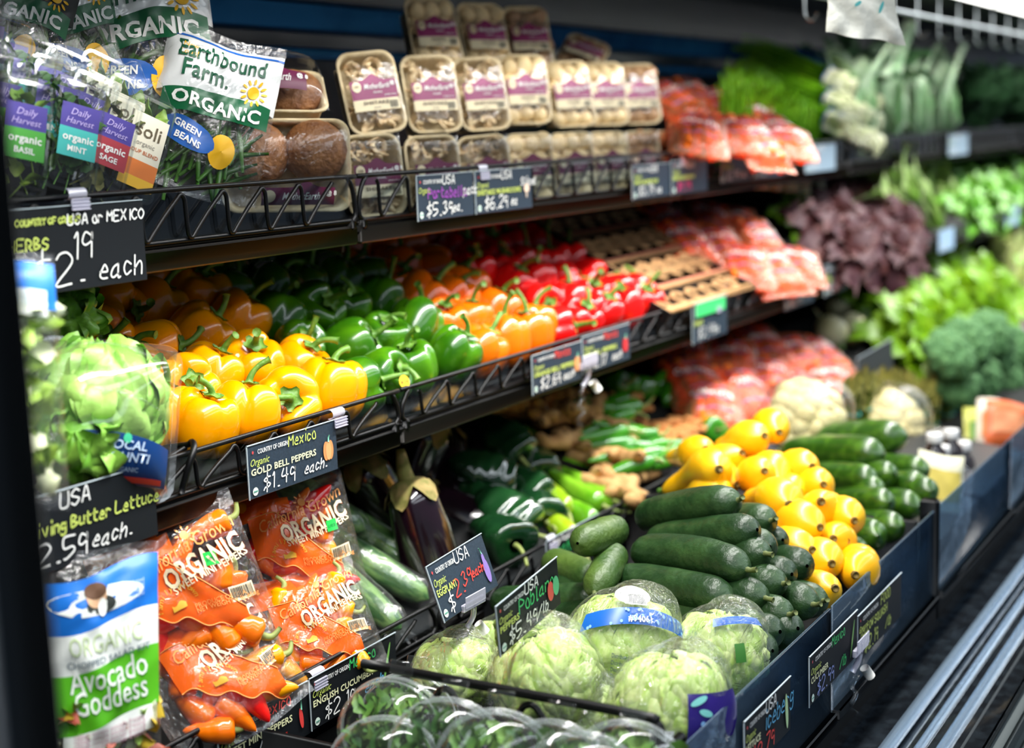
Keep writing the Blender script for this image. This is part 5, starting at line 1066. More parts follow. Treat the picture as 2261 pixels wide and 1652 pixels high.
# cucumbers: left end and right end in the picture, each at its own depth in front of the lens
CKP = [cuke(k, .205, .0262, CUK, 'cucumber', .005) for k in range(4)] + [cuke(9, .15, .027, CUKL, 'cucumber', .004)]
ck = [((1380, 1152), (1630, 1105), 2.34, 2.12, 0, 'topmost cucumber, long one lying across the top of the heap'), ((1412, 1200), (1672, 1170), 2.26, 2.06, 1, 'second long cucumber down, speckled, under the topmost'), ((1380, 1215), (1650, 1258), 2.20, 2.00, 2, 'third long cucumber down, the most forward of the long ones'), ((1365, 1278), (1615, 1322), 2.16, 1.98, 3, 'fourth long cucumber down, stalk at its right end'), ((1400, 1335), (1660, 1385), 2.14, 1.96, 0, 'fifth long cucumber down, above the blue-banded iceberg'),
      ((1275, 1200), (1372, 1165), 2.10, 2.22, 4, 'short thick pale cucumber at the left end of the heap'), ((1312, 1308), (1362, 1215), 2.06, 2.18, 4, 'upright-leaning cucumber with a stalk, left side of the heap'), ((1205, 1325), (1330, 1320), 2.22, 2.16, 1, 'half-hidden cucumber low on the left behind the iceberg'), ((1250, 1308), (1380, 1318), 2.25, 2.16, 2, 'shaded cucumber low on the left'), ((1268, 1262), (1320, 1285), 2.26, 2.2, 4, 'shaded cucumber under the pale short one, with a yellow sticker'), ((1220, 1360), (1400, 1352), 2.2, 2.08, 3, 'lowest shaded cucumber on the left'),
      ((1500, 1150), (1702, 1150), 2.40, 2.14, 1, 'cucumber end behind the topmost, first from the top'), ((1520, 1200), (1728, 1192), 2.42, 2.16, 2, 'cucumber end with curled stalk, second from the top in the second file'), ((1500, 1220), (1700, 1208), 2.32, 2.08, 0, 'cucumber end just right of the second long one'), ((1500, 1235), (1690, 1222), 2.26, 2.04, 3, 'small cucumber end between the second and third long ones'), ((1560, 1225), (1782, 1250), 2.40, 2.10, 1, 'cucumber end at the upper right, beside the squash'), ((1520, 1230), (1748, 1268), 2.30, 2.06, 2, 'cucumber end below and left of the one beside the squash'), ((1500, 1270), (1730, 1290), 2.22, 2.02, 0, 'cucumber end with short stalk, middle of the right face'), ((1470, 1290), (1690, 1320), 2.16, 1.98, 3, 'cucumber end right of the fourth long one'), ((1560, 1300), (1755, 1322), 2.3, 2.05, 1, 'cucumber end in shade, right face middle'),
      ((1560, 1310), (1818, 1328), 2.34, 2.06, 0, 'rightmost cucumber end, touching the crate corner'), ((1560, 1320), (1795, 1335), 2.28, 2.02, 2, 'cucumber end second from right in the lowest file'), ((1520, 1340), (1742, 1358), 2.18, 1.97, 1, 'dark cucumber end above the panel, left of the star-stalked one'), ((1490, 1350), (1680, 1385), 2.10, 1.94, 3, 'cucumber end right of the fifth long one'), ((1470, 1370), (1722, 1395), 2.14, 1.93, 2, 'cucumber end with curled dry flower near the panel'), ((1500, 1420), (1706, 1438), 2.08, 1.90, 0, 'lowest cucumber end behind the clear panel'), ((1520, 1400), (1762, 1388), 2.2, 1.96, 3, 'slim cucumber end near the panel, right side'), ((1450, 1400), (1640, 1420), 2.06, 1.92, 1, 'cucumber under the fifth long one'), ((1530, 1150), (1600, 1180), 2.5, 2.4, 3, 'cucumber hidden inside the heap, upper part'), ((1500, 1240), (1620, 1270), 2.3, 2.2, 2, 'cucumber hidden inside the heap, middle part')]
for (a, b_, d1, d2, k, lab) in ck:
    p, q = atD(a[0], a[1], d1), atD(b_[0], b_[1], d2); v = (q - p)/np.linalg.norm(q - p); L = .205 if k < 4 else .15; s_ = 1.0
    if np.linalg.norm(q - p) > L*.8: s_ = min(1.12, max(.85, np.linalg.norm(q - p)/L))
    p = q - v*L*s_; flip = len(lab) % 2
    put(CKP[k], along(q, p, k) if flip else along(p, q, k*2.), lab, 'cucumbers heaped on the bottom deck', scale=s_)['category'] = 'cucumber'
for q in CKP: kill(q)
SQP = [squash(k) for k in range(4)]
sq = [(1590, 1035, 1440, 1095, 2.42, 2.62, 'long yellow squash with its neck pointing left, largest at the left'), (1560, 990, 1515, 1000, 2.62, 2.7, 'yellow squash neck at the upper left'), (1640, 1000, 1540, 1010, 2.55, 2.7, 'yellow squash below the top pair'), (1690, 962, 1580, 990, 2.57, 2.72, 'topmost yellow squash, left of the top pair'), (1722, 954, 1640, 975, 2.60, 2.74, 'topmost yellow squash, right of the top pair'), (1690, 1040, 1600, 1060, 2.45, 2.62, 'yellow squash with dark tip below the top pair'), (1735, 1010, 1640, 1020, 2.58, 2.7, 'small yellow squash right of the dark-tipped one'), (1795, 1030, 1700, 1040, 2.5, 2.66, 'yellow squash at the upper right beside the zucchini'), (1728, 1060, 1650, 1070, 2.48, 2.64, 'small yellow squash in the middle of the heap'), (1820, 1070, 1740, 1080, 2.46, 2.6, 'yellow squash with tan end, right edge, upper'), (1838, 1100, 1760, 1110, 2.42, 2.58, 'dark-tipped yellow squash at the right edge'), (1600, 1085, 1500, 1090, 2.42, 2.6, 'yellow squash resting behind the topmost cucumber'), (1628, 1070, 1540, 1080, 2.5, 2.64, 'yellow squash in a gap above the cucumbers'), (1745, 1115, 1640, 1100, 2.3, 2.5, 'big yellow squash above the cucumber ends, left'), (1815, 1108, 1720, 1105, 2.34, 2.52, 'big yellow squash above the cucumber ends, right'), (1765, 1085, 1690, 1080, 2.46, 2.62, 'small yellow squash between two big ones'), (1812, 1165, 1720, 1160, 2.26, 2.44, 'yellow squash in the third course, middle'), (1888, 1150, 1800, 1140, 2.34, 2.5, 'yellow squash with brown end at the right side'), (1842, 1190, 1770, 1185, 2.28, 2.42, 'small speckled yellow squash'), (1870, 1195, 1800, 1190, 2.3, 2.44, 'yellow squash right of the small speckled one'), (1795, 1215, 1710, 1205, 2.2, 2.38, 'yellow squash above the cucumber beside it'), (1838, 1245, 1770, 1240, 2.18, 2.32, 'yellow squash low, dark end facing right'), (1890, 1270, 1820, 1255, 2.18, 2.32, 'yellow squash low, beside the clear panel'), (1918, 1248, 1850, 1238, 2.24, 2.38, 'lowest yellow squash at the right corner'), (1845, 1300, 1780, 1285, 2.12, 2.28, 'lowest yellow squash behind the crate corner'), (1720, 1180, 1660, 1170, 2.3, 2.45, 'yellow squash showing between cucumber ends'), (1775, 1265, 1700, 1255, 2.2, 2.35, 'yellow squash deep behind the cucumbers')]
for i, (x1, y1, x0, y0, d1, d0, lab) in enumerate(sq):
    q, p = atD(x1, y1, d1), atD(x0, y0, d0); v = (q - p)/np.linalg.norm(q - p); s_ = 1.15 if i in (0, 13, 14) else 1.0
    p = q - v*.165*s_; put(SQP[i % 4], along(p, q, i*1.7), lab, 'yellow squash heaped on the bottom deck', scale=s_)['category'] = 'squash'
for q in SQP: kill(q)
ZP = [cuke(k + 70, .22, .030, ZUC, 'zucchini', .006, (.7, .85, .95, 1, 1, 1, .95, .6), ribs=.02) for k in range(3)]
zz = [(2005, 965, 1760, 985, 2.95, 3.1, 'topmost long zucchini pointing right'), (1950, 1005, 1760, 1000, 2.8, 3.0, 'large zucchini with pale blossom end, upper left'), (2050, 1040, 1900, 1030, 2.85, 3.0, 'zucchini at the right under the topmost'), (2040, 1065, 1920, 1070, 2.75, 2.9, 'bright green zucchini at the right'), (1965, 1110, 1850, 1110, 2.62, 2.8, 'bright green zucchini low in the heap'), (2060, 1085, 1960, 1080, 2.72, 2.9, 'zucchini end at the far right of the heap'), (2030, 1120, 1900, 1120, 2.68, 2.85, 'dark zucchini under the bright ones'), (1990, 1165, 1870, 1160, 2.55, 2.72, 'dark cut-ended zucchini near the clear panel'), (1940, 1185, 1850, 1180, 2.5, 2.7, 'lowest zucchini with square stalk end'), (1975, 1045, 1850, 1060, 2.75, 2.9, 'zucchini with pale end in the middle'), (1930, 1060, 1800, 1050, 2.72, 2.9, 'zucchini behind the yellow squash'), (1945, 1080, 1840, 1085, 2.7, 2.85, 'zucchini filling the middle of the heap'), (1900, 1220, 1830, 1210, 2.42, 2.6, 'zucchini low beside the squash')]
for i, (x1, y1, x0, y0, d1, d0, lab) in enumerate(zz):
    q, p = atD(x1, y1, d1), atD(x0, y0, d0); v = (q - p)/np.linalg.norm(q - p); s_ = 1.25 if i < 2 else 1.0; p = q - v*.22*s_
    put(ZP[i % 3], along(p, q, i*1.3), lab, 'zucchini heaped on the bottom deck', scale=s_)['category'] = 'zucchini'
for q in ZP: kill(q)
# wrapped iceberg --------------------------------------------------------------------
def wrap_ball(R, seed, tail=(0, 0, 1)):
    k_, m_ = 26, 40; rows = []
    for q in np.linspace(.002, math.pi - .002, k_):
        row = []
        for t in np.linspace(0, 2*math.pi, m_, endpoint=False):
            v = np.array([math.sin(q)*math.cos(t), math.sin(q)*math.sin(t), math.cos(q)]); r = R*(1.03 + .07*max(0, nz(v, 1.7, seed)) + .035*abs(math.sin(t*7 + 3*q + seed))*math.sin(q)); r *= 1 + .28*max(0, v @ np.array(tail) - .72)/.28
            row.append(v*r)
        rows.append(row)
    return G().grid(np.array(rows), cv=True)
def SBALL(R):
    def S(x, z, off=0):
        x, z = np.broadcast_arrays(np.asarray(x, float), np.asarray(z, float)); r = R*1.09 + off; a, b_ = x/r, z/r
        return np.stack([r*np.sin(a)*np.cos(b_), -r*np.cos(a)*np.cos(b_), r*np.sin(b_)], -1)
    return S
PURL = M('violet_label', '2C1A78', .3, coat=.4); BLB = M('blue_printed_band', '1D66C4', .3)
ib = [((1375, 1425), 1.93, .074, 'b', 'iceberg lettuce in film with a blue printed band, middle of the bin'), ((1205, 1500), 1.84, .070, '', 'large pale iceberg lettuce behind the wire divider, brown butt showing'), ((1480, 1560), 1.76, .072, 'p', 'iceberg lettuce in film with a violet label, against the clear panel'), ((1590, 1440), 1.92, .062, 'g', 'iceberg lettuce in film with blue rim, right of the blue-banded one'), ((1005, 1490), 1.98, .058, '', 'shaded iceberg lettuce at the back left under the lower shelf'), ((1285, 1600), 1.86, .062, '', 'iceberg lettuce low, behind the divider'), ((1165, 1395), 2.1, .045, '', 'small wrapped iceberg peeking above the pale one'), ((1110, 1440), 2.2, .055, '', 'iceberg lettuce in shade behind the card for poblanos')]
for i, (px, D, R, kd, lab) in enumerate(ib):
    Mx = pose(atD(px[0], px[1], D), -50, 10, (10, -15, 5, 0, 0, 0, 0, 0)[i]); o = ball(lab, 'lettuce', None, R*.93, 14, ICE, 'iceberg lettuces in the bottom bin', seed=i + 2, ruf=.0045, lift=0, ribs=.0032); o.matrix_world = Mx
    w_ = wrap_ball(R, i, (.3, -.5, .8)).obj('plastic_wrap', film('taut_wrap_film', 'FFFFFF', .05, .13, 1.6, 24, body=.03, crease=5)); w_.parent = o; S = SBALL(R)
    if kd == 'b':
        G().band(S, -.085, .085, lambda x: .040 - x*x*3, lambda x: .064 - x*x*3, off=.004, nx=24).obj('blue_band', BLB, o); G().text(S, '#94061', 0, .044, .012, off=.006, align='C', bold=.03).obj('number_print', WHITE, o)
        G().disc(S, -.01, .088, .045, .020, off=.004).obj('white_oval', PRW, o); g = G(); x = -.022
        while x < .012: g.band(S, x, x + .0013, 0.070, .086, off=.006, nx=2, nzz=3); x += .0028
        G().band(S, -.026, .016, 0.068, .088, off=.005, nx=6).obj('barcode_plate', PRW, o); g.obj('barcode', INKB, o)
        for k in range(4): G().text(S, 'Distributed by Fresh Greens USA', -.035, -.005 - .009*k, .008, off=.006, w=.066, rot=-.05).obj('fine_print', M('dark_blue_ink', '1A3A6A', .5), o)
        rr = random.Random(2); g = G()
        for k in range(26): x = rr.uniform(-.08, .08); g.disc(S, x, .052 - x*x*3 + rr.uniform(-.010, .010), .0022, .0022, off=.006, n=8, rings=2)
        g.obj('print_dots', M('light_blue_dots', '8EC0EE', .5), o)
    if kd == 'p':
        G().band(S, -.002, .080, -.050, .030, off=.003, nx=20, nzz=16).obj('violet_label', PURL, o)
        for (a_, b_, c_, d_) in ((.012, .022, .012, .4), (.020, .008, .009, -.3)): G().disc(S, a_, b_, c_, .004, off=.005, rot=d_).obj('leaf_mark', M('mint_ink', '7FD0C8', .5), o)
        G().text(S, 'organic', .022, -.030, .014, off=.005, bold=.01).text(S, 'ICEBERG LETTUCE', .010, -.044, .009, off=.005).obj('label_lettering', WHITE, o); G().disc(S, .016, -.004, .003, .003, off=.005).obj('label_dot', M('light_blue_dots', '8EC0EE', .5), o)
        g = G(); x = -.045; G().band(S, -.048, -.018, -.042, -.012, off=.0035, nx=5).obj('barcode_plate', PRW, o)
        while x < -.022: g.band(S, x, x + .0012, -.040, -.014, off=.005, nx=2, nzz=3); x += .0026
        g.obj('barcode', INKB, o)
    if kd == 'g':
        G().band(S, -.03, .06, lambda x: .048 - x*x*3, lambda x: .060 - x*x*3, off=.003, nx=16).obj('blue_band', BLB, o); G().band(S, -.002, .012, -.002, .022, off=.004, nx=4).obj('green_patch', M('small_green_print', '3C7A2C', .5), o)
# round salad clamshells --------------------------------------------------------------
ARU = [M('arugula_leaf', '4F7F2A', .5, '86AC4A', 30), M('spinach_leaf', '2F5A24', .5, '5C8A3A', 20)]
def bowl_shell():
    R = .064; e = empty('salad_clamshell', 'proto', 'salad pack'); a = np.linspace(0, 2*math.pi, 40, endpoint=False)
    def ring(r, y): return np.stack([r*np.cos(a), np.full(40, y), r*.88*np.sin(a)], 1)
    G().grid(np.array([ring(R*.99, -.004), ring(R*.96, -.020), ring(R*.86, -.036), ring(R*.6, -.044), ring(R*.3, -.046), ring(.001, -.046)]), cv=True).obj('dome', PET, e)
    G().grid(np.array([ring(R*.99, .004), ring(R*.92, .03), ring(R*.78, .055), ring(R*.4, .062), ring(.001, .062)]), cv=True).obj('bowl', PET, e)
    g = G()
    for (rr_, y, t_) in ((R*1.03, 0, .0022), (R*.985, -.010, .0013), (R*1.06, .003, .0010)): P = ring(rr_, y); g.tube(np.vstack([P, P[:1]]), t_, 8, cap=False)
    g.obj('rim', film('clear_rim_plastic', 'F4F8F8', .04, .15, 0, 1, body=.14), e)
    G().box((0, .002, R*.92 + .012), (.03, .003, .016), bev=.001).obj('tab', PET, e, auto=True)
    return e
bs = bowl_shell(); sal = [sprigs(30 + k, .105, .09, .045, ARU[k % 2], 46, 'salad_leaves', .034) for k in range(2)]
cs = [((868, 1610), 1.72, 'round clear salad clamshell at the left under the cucumber card'), ((985, 1662), 1.62, 'round clear salad clamshell with bright leaves, tall rim arc'), ((1095, 1690), 1.58, 'round clear salad clamshell second in front, under the wire divider'), ((1215, 1716), 1.56, 'round clear salad clamshell third in front'), ((1385, 1716), 1.56, 'round clear salad clamshell at the right, beside the black post'), ((850, 1700), 1.66, 'round clear salad clamshell cut by the bottom edge, left'), ((1290, 1745), 1.52, 'round clear salad clamshell cut by the bottom edge, right of centre'), ((905, 1590), 1.84, 'shaded clear salad clamshell behind, under the lower shelf')]
for i, (px, D, lab) in enumerate(cs):
    Mx = pose(atD(px[0], px[1], D), -80 + 6*(i % 3), 16 + 6*(i % 2), 4); put(bs, Mx, lab, 'round salad clamshells on the bottom deck'); q = put(sal[i % 2], Mx @ Matrix.Translation((0, -.028, 0))); tag(q, 'salad leaves inside the ' + ' '.join(lab.split()[:11]), 'salad', kind='stuff')
kill(bs); [kill(q) for q in sal]
# produce beyond ------------------------------------------------------------------
def leafset(m, n, *a, **k): return [lf(m, *a, seed=j, **k) for j in range(n)]
L_red = leafset(RED_, 3, .13, .12, 1.0, .022, rw=11); L_gl = leafset(GLE, 3, .15, .13, .9, .017, rw=9); L_rom = leafset(ROM, 3, .25, .075, .22, .004, rw=4); L_kale = leafset(KAL, 3, .17, .12, .8, .016, rw=10)
L_col = leafset(COLL, 3, .26, .12, .25, .006, rw=3); L_dk = leafset(DKG, 3, .22, .10, .5, .010, rw=6); L_napa = leafset(NAPA, 3, .18, .12, .25, .006, rw=4); L_par = leafset(PARS, 3, .12, .09, .9, .016, rw=9)
def greens(kind, label, cat, leafs, n, splay, pts, plane, group, axis=(-.35, -.9, .55), scale=1.0, jit=.2):
    pr = head(kind, 'p', cat, leafs, n, splay, None)
    for i, (x, y) in enumerate(pts):
        rr = random.Random(i*3 + len(pts)); v = Vector(axis) + Vector((rr.uniform(-jit, jit), rr.uniform(-jit, jit), rr.uniform(-jit, jit))); put(pr, Matrix.Translation(tuple(onY(x, y, plane + (i % 2)*.07) if isinstance(plane, float) else onPl(x, y, *plane))) @ dirq(v.normalized(), 'Z', i*1.7).to_matrix().to_4x4(), '%s, %s' % (label, od(i, len(pts))), group, scale=scale*rr.uniform(.9, 1.1))
    kill(pr)
greens('red_leaf_lettuce', 'curly dark red leaf lettuce beside the pale romaine', 'lettuce', L_red, 13, (.1, 1.15), [(1800, 530), (1850, 560), (1870, 470), (1905, 540), (1925, 480), (1960, 560), (1975, 510), (1830, 500), (1900, 430), (1960, 440)], (-.29, .4, 1.42), 'red leaf lettuces', scale=1.05)
greens('yellow_green_lettuce', 'small yellow-green lettuce left of the red leaf', 'lettuce', L_gl, 9, (.1, .9), [(1730, 500), (1755, 480)], (-.33, .4, 1.42), 'yellow-green lettuces', scale=.7)
greens('romaine_heart', 'pale romaine heart right of the red leaf, cut end out', 'lettuce', L_rom, 9, (.02, .20), [(1995, 480), (2030, 497), (2068, 503), (2108, 500), (2050, 465), (2085, 460), (2015, 445), (2118, 470)], 1.30, 'romaine hearts', axis=(-.85, .2, .62), scale=1.2, jit=.08)
greens('parsley_bunch', 'curly mid-green herb bunch right of the romaine', 'herbs', L_par, 12, (.1, 1.1), [(2090, 380), (2120, 430), (2140, 370), (2165, 450), (2180, 390), (2205, 440), (2220, 370), (2250, 410), (2255, 350), (2130, 480), (2175, 340)], (-.30, .4, 1.45), 'curly herb bunches on the middle shelf', scale=1.2)
greens('green_leaf_lettuce', 'frilly lime-green leaf lettuce on the lower shelf', 'lettuce', L_gl, 14, (.1, 1.15), [(1940, 640), (1985, 610), (1960, 710), (2020, 690), (2060, 640), (2070, 710), (2030, 760), (2110, 690), (2120, 620), (2150, 720), (2000, 770), (2160, 650), (1920, 690), (2190, 690)], (-.61, .4, 1.38), 'green leaf lettuces', scale=1.25)
greens('napa_cabbage', 'pale napa cabbage at the right, above the lime lettuce', 'cabbage', L_napa, 11, (.03, .45), [(2175, 590), (2205, 620), (2225, 660), (2160, 570), (2245, 600)], (-.58, .4, 1.52), 'napa cabbages', axis=(-.4, -1, .2), scale=1.1)
greens('endive_head', 'yellow-green frilly head at the right edge of the lower shelf', 'lettuce', L_gl, 9, (.1, .9), [(2235, 540), (2255, 580), (2215, 530), (2255, 640)], (-.60, .4, 1.50), 'frilly heads at the right edge', scale=.9)
greens('kale_bunch', 'deep green kale bunch at lower right', 'kale', L_kale, 12, (.1, 1.1), [(2225, 900), (2255, 880)], 1.12, 'kale bunches', scale=.8)
greens('collard_bunch', 'tall pale green leafy bunch standing on the top shelf', 'greens', L_col, 6, (.02, .28), [(1900, 300), (1935, 300), (1965, 298), (1990, 300), (2030, 296), (2065, 296), (2090, 294)], 1.355, 'tall pale bunches on the top shelf', axis=(.05, .15, 1), scale=1.25, jit=.12)
greens('dark_green_bunch', 'dark green leafy bunch at the right end of the top shelf', 'greens', L_dk, 9, (.1, .7), [(1870, 230), (2120, 270), (2140, 230), (2165, 280), (2190, 230), (2215, 275), (2240, 230), (2258, 270), (1905, 220), (2150, 285), (2230, 285)], 1.46, 'dark leafy bunches on the top shelf', axis=(-.1, -.4, 1), scale=1.2)
# scallions
SCG = M('scallion_green', '5C9A0E', .4, '86BE1E', 12); SCW = M('scallion_bulb_white', 'FAFAE0', .4, 'E8EEBC', 30)
def scallion(upright):
    e = empty('scallion_bunch', 'p', 'scallions'); rr = random.Random(upright); 
    g = G(); g2 = G()
    for k in range(22):
        a = rr.uniform(0, 6.28); r = rr.uniform(0, .022); x, y = r*math.cos(a), r*math.sin(a); L = rr.uniform(.19, .25)
        g.tube(crom(np.array([(x, y, .0), (x*1.1, y*1.1, L*.4), (x*1.5 + rr.uniform(-.01, .01), y*1.5 - .005, L*.8), (x*1.9, y*1.9 - .02, L)]), 2), np.linspace(.0042, .0018, 7), 5)
        g2.tube([(x, y, .0), (x, y, -.03), (x, y, -.046), (x, y, -.054)], [.0042, .0056, .0105, .002], 6)
    g.obj('green_tops', SCG, e); g2.obj('white_bulbs', SCW, e); G().tube([(.027*math.cos(t), .027*math.sin(t), -.005) for t in np.linspace(0, 6.28, 14)], .002, 4).obj('band', M('blue_rubber_band', '3A5AA8', .6), e); return e
sp = scallion(1)
for i in range(24):
    x, y = 1590 + (i % 8)*31, 215 + (i//8)*38 + (i % 8)*4; p = onY(x, y + 90 - (i//8)*8, (1.54, 1.47, 1.40)[i//8])
    put(sp, Matrix.Translation(tuple(p)) @ dirq(Vector((-.05, -.22, 1)).normalized(), 'Z', i).to_matrix().to_4x4(), 'bunch of green scallion tops standing up, %s in the %s course' % (od(i % 8, 8), ORD[i//8]), 'scallion bunches showing green tops', scale=.9)
for i in range(15):
    x, y = 1825 + (i % 5)*19, 172 + (i//5)*45 + (i % 5)*11; p = onY(x, y, (1.42, 1.38, 1.34)[i//5])
    put(sp, Matrix.Translation(tuple(p)) @ dirq(Vector((.15, .85, .35)).normalized(), 'Z', i).to_matrix().to_4x4(), 'bunch of scallions with white bulbs facing out, %s in the %s course' % (od(i % 5, 5), ORD[i//5]), 'scallion bunches showing white bulbs', scale=1.3)
kill(sp)
# broccoli, asparagus, cauliflower, turnips, bottles -----------------------------------
BRO = M('broccoli_floret', '3E6B3A', .8, '5F8A52', 70, bump=1, bs=140); BRS = M('broccoli_stalk', '9DBB6C', .5)
def floret_head(name, R, mat, stalk, seed, n=26):
    rr = random.Random(seed); e = empty(name, 'p', name.split('_')[0]); g = G()
    for k in range(n):
        t = k*2.39996; q = math.acos(1 - .95*(k + .5)/n); c = np.array([math.sin(q)*math.cos(t), math.sin(q)*math.sin(t), math.cos(q)*.75])*R*.72; r = R*rr.uniform(.26, .36); a = np.linspace(0, 2*math.pi, 10, endpoint=False)
        g.grid(np.array([[(r*math.sin(w)*math.cos(x)*(1 + .12*math.sin(5*x + w*6)) + c[0], r*math.sin(w)*math.sin(x) + c[1], r*math.cos(w) + c[2]) for x in a] for w in np.linspace(.01, 3.1, 7)]), cv=True)
    g.obj('florets', mat, e); G().tube([(0, 0, R*.2), (0, 0, -R*.5), (0, 0, -R*.9)], [R*.4, R*.28, R*.3], 10).obj('stalk', stalk, e); return e
br = floret_head('broccoli_crown', .085, BRO, BRS, 3)
for i, (x, y) in enumerate(((2090, 790), (2130, 760), (2150, 830), (2190, 780), (2210, 840), (2235, 770), (2250, 810), (2100, 850), (2180, 740))):
    put(br, Matrix.Translation(tuple(onY(x, y, .98))) @ dirq(Vector((-.4, -.8, .7)), 'Z', i).to_matrix().to_4x4(), 'blue-green broccoli crown at the right, ' + od(i, 9), 'broccoli crowns at the right')
kill(br)
cf = floret_head('cauliflower_head', .088, M('cauliflower_curd', 'D8CC98', .7, 'C8B880', 40, bump=.8, bs=90), BRS, 5, 34)
for i, (x, y, Y, lab) in enumerate(((1780, 930, 1.0, 'film-wrapped cauliflower with a purple tie, left of the pair'), (1950, 945, 1.0, 'large film-wrapped cauliflower with printed film, behind the zucchini'), (2035, 1010, .95, 'wrapped cauliflower right of the zucchini'), (2080, 1090, .80, 'printed wrapped cauliflower low by the clear panel'))):
    Mx = Matrix.Translation(tuple(onY(x, y, Y))) @ dirq(Vector((-.5, -.7, .6)), 'Z', i).to_matrix().to_4x4(); o = put(cf, Mx, lab, 'wrapped cauliflowers', scale=(1.05, 1.2, .9, .8)[i]); w_ = wrap_ball(.092, i).obj('plastic_wrap', FILMS); w_.parent = o
    for k in range(7 if i else 2): a = k*.9; G().disc(SBALL(.088), -.06 + .02*k, .045*math.sin(k*1.9), .010, .006, off=.005, rot=a).obj('film_print', [PURP, SUN, SKY, SGR][(k + (0 if i else 0)) % (4 if i else 1)], o)
kill(cf)
def simple(proto, pts, lab, grp, rot=None, sc_=1.0, Yf=None, plane=None):
    for i, (x, y) in enumerate(pts):
        p = onPl(x, y, *plane) if plane else onY(x, y, Yf); put(proto, Matrix.Translation(tuple(p)) @ (rot(i) if rot else Matrix()), '%s, %s' % (lab, od(i, len(pts))), grp, scale=sc_)
    kill(proto)
def turnip():
    k, n = 14, 22; a = np.linspace(0, 6.283, n, endpoint=False); e = G().grid(np.array([[(.045*math.sin(q)*math.cos(x) + 1e-5*math.cos(x), .045*math.sin(q)*math.sin(x), .040*math.cos(q) - .012*max(0, -math.cos(q))**6) for x in a] for q in np.linspace(.001, 3.14, k)]), cv=True).obj('white_turnip', M('turnip_skin', 'E8E2B8', .4, 'D2CE92', 12)); G().tube([(0, 0, -.045), (.002, 0, -.062), (.006, 0, -.08)], [.006, .003, .001], 6).obj('root_tail', M('turnip_skin', 'E8E2B8'), e); G().tube([(0, 0, .036), (0, 0, .05)], .007, 8).obj('crown', STEM, e); e['category'] = 'turnip'; return e
simple(turnip(), [(1852, 680), (1882, 728), (1835, 735)], 'round pale turnip beside the lime lettuce', 'round pale turnips', lambda i: Matrix.Rotation(.5 + i, 4, 'X'), 1.15, plane=(-.62, .4, 1.36))
ASP = M('asparagus_green', '8B9A2E', .5, '6A7A24', 30)
def aspar():
    e = empty('asparagus_bunch', 'p', 'asparagus'); rr = random.Random(4); g = G(); g2 = G()
    for k in range(20):
        a = rr.uniform(0, 6.28); r = .026*rr.random()**.5; x, y = r*math.cos(a), r*math.sin(a); h_ = rr.uniform(-.01, .012); g.tube([(x, y, -.08), (x, y, .04 + h_)], .0042, 6); g2.tube([(x, y, .04 + h_), (x, y, .055 + h_), (x, y, .07 + h_), (x, y, .082 + h_)], [.0046, .0062, .0048, .001], 6)
    g.obj('stems', ASP, e); g2.obj('tips', M('asparagus_tip', '8F8A3A', .6, '6B6A2E', 60), e); G().tube([(.029*math.cos(t), .029*math.sin(t), -.01) for t in np.linspace(0, 6.28, 14)], .0025, 4).obj('band', M('teal_rubber_band', '2E8A78', .6), e); return e
simple(aspar(), [(1875, 900), (1900, 890), (1925, 905), (1950, 885), (1975, 900), (2000, 885), (2030, 900), (2055, 890), (2085, 905), (2110, 890), (2140, 905), (1890, 930), (1965, 925), (2050, 925), (2165, 890), (2180, 920)], 'olive-green asparagus bunch standing upright in the middle right', 'asparagus bunches', lambda i: Matrix.Rotation(.25 - .1*(i % 3), 4, 'X') @ Matrix.Rotation(i*.8, 4, 'Z'), 1.0, Yf=1.02)
def radic():
    return ball('p', 'radicchio', None, .05, 8, M('purple_radicchio', '5A2446', .4, 'C9A8BC', 12), name='radicchio', seed=6)
simple(radic(), [(2222, 722), (2250, 735)], 'small purple and white radicchio at the right edge', 'radicchio at the right edge', lambda i: Matrix.Rotation(i, 4, 'Z'), .8, plane=(-.62, .4, 1.30))
def cab(): return ball('p', 'cabbage', None, .075, 9, M('pale_green_cabbage', 'C2D27A', .4, 'DDE4A8', 9), name='green_cabbage', seed=8)
simple(cab(), [(2240, 685), (2256, 650)], 'pale green cabbage at the right edge of the lower shelf', 'pale green cabbages', lambda i: Matrix.Rotation(i, 4, 'Z'), 1.0, plane=(-.60, .4, 1.42))
def bottle():
    e = empty('dressing_bottle', 'p', 'bottle'); n = 20; a = np.linspace(0, 6.283, n, endpoint=False)
    G().grid(np.array([[(r*math.cos(x), r*math.sin(x), z) for x in a] for r, z in ((.001, 0), (.030, 0), (.033, .004), (.033, .075), (.028, .092), (.017, .105), (.016, .125))]), cv=True).obj('glass', M('dark_juice_glass', '1A0E12', .08, coat=.8), e)
    G().grid(np.array([[(r*math.cos(x), r*math.sin(x), z) for x in a] for r, z in ((.020, .116), (.0205, .118), (.0205, .134), (.019, .137), (.001, .137))]), cv=True).obj('cap', M('white_plastic_cap', 'EFEDEA', .35), e)
    G().grid(np.array([[(.0335*math.cos(x), .0335*math.sin(x), z) for x in a] for z in (.02, .06)]), cv=True).obj('label', M('bottle_label', '2A2228', .5), e); return e
simple(bottle(), [(2062, 1075), (2098, 1062), (2125, 1085), (2078, 1100)], 'dark bottle with a white cap beyond the zucchini', 'dark bottles with white caps', None, .85, Yf=.76)
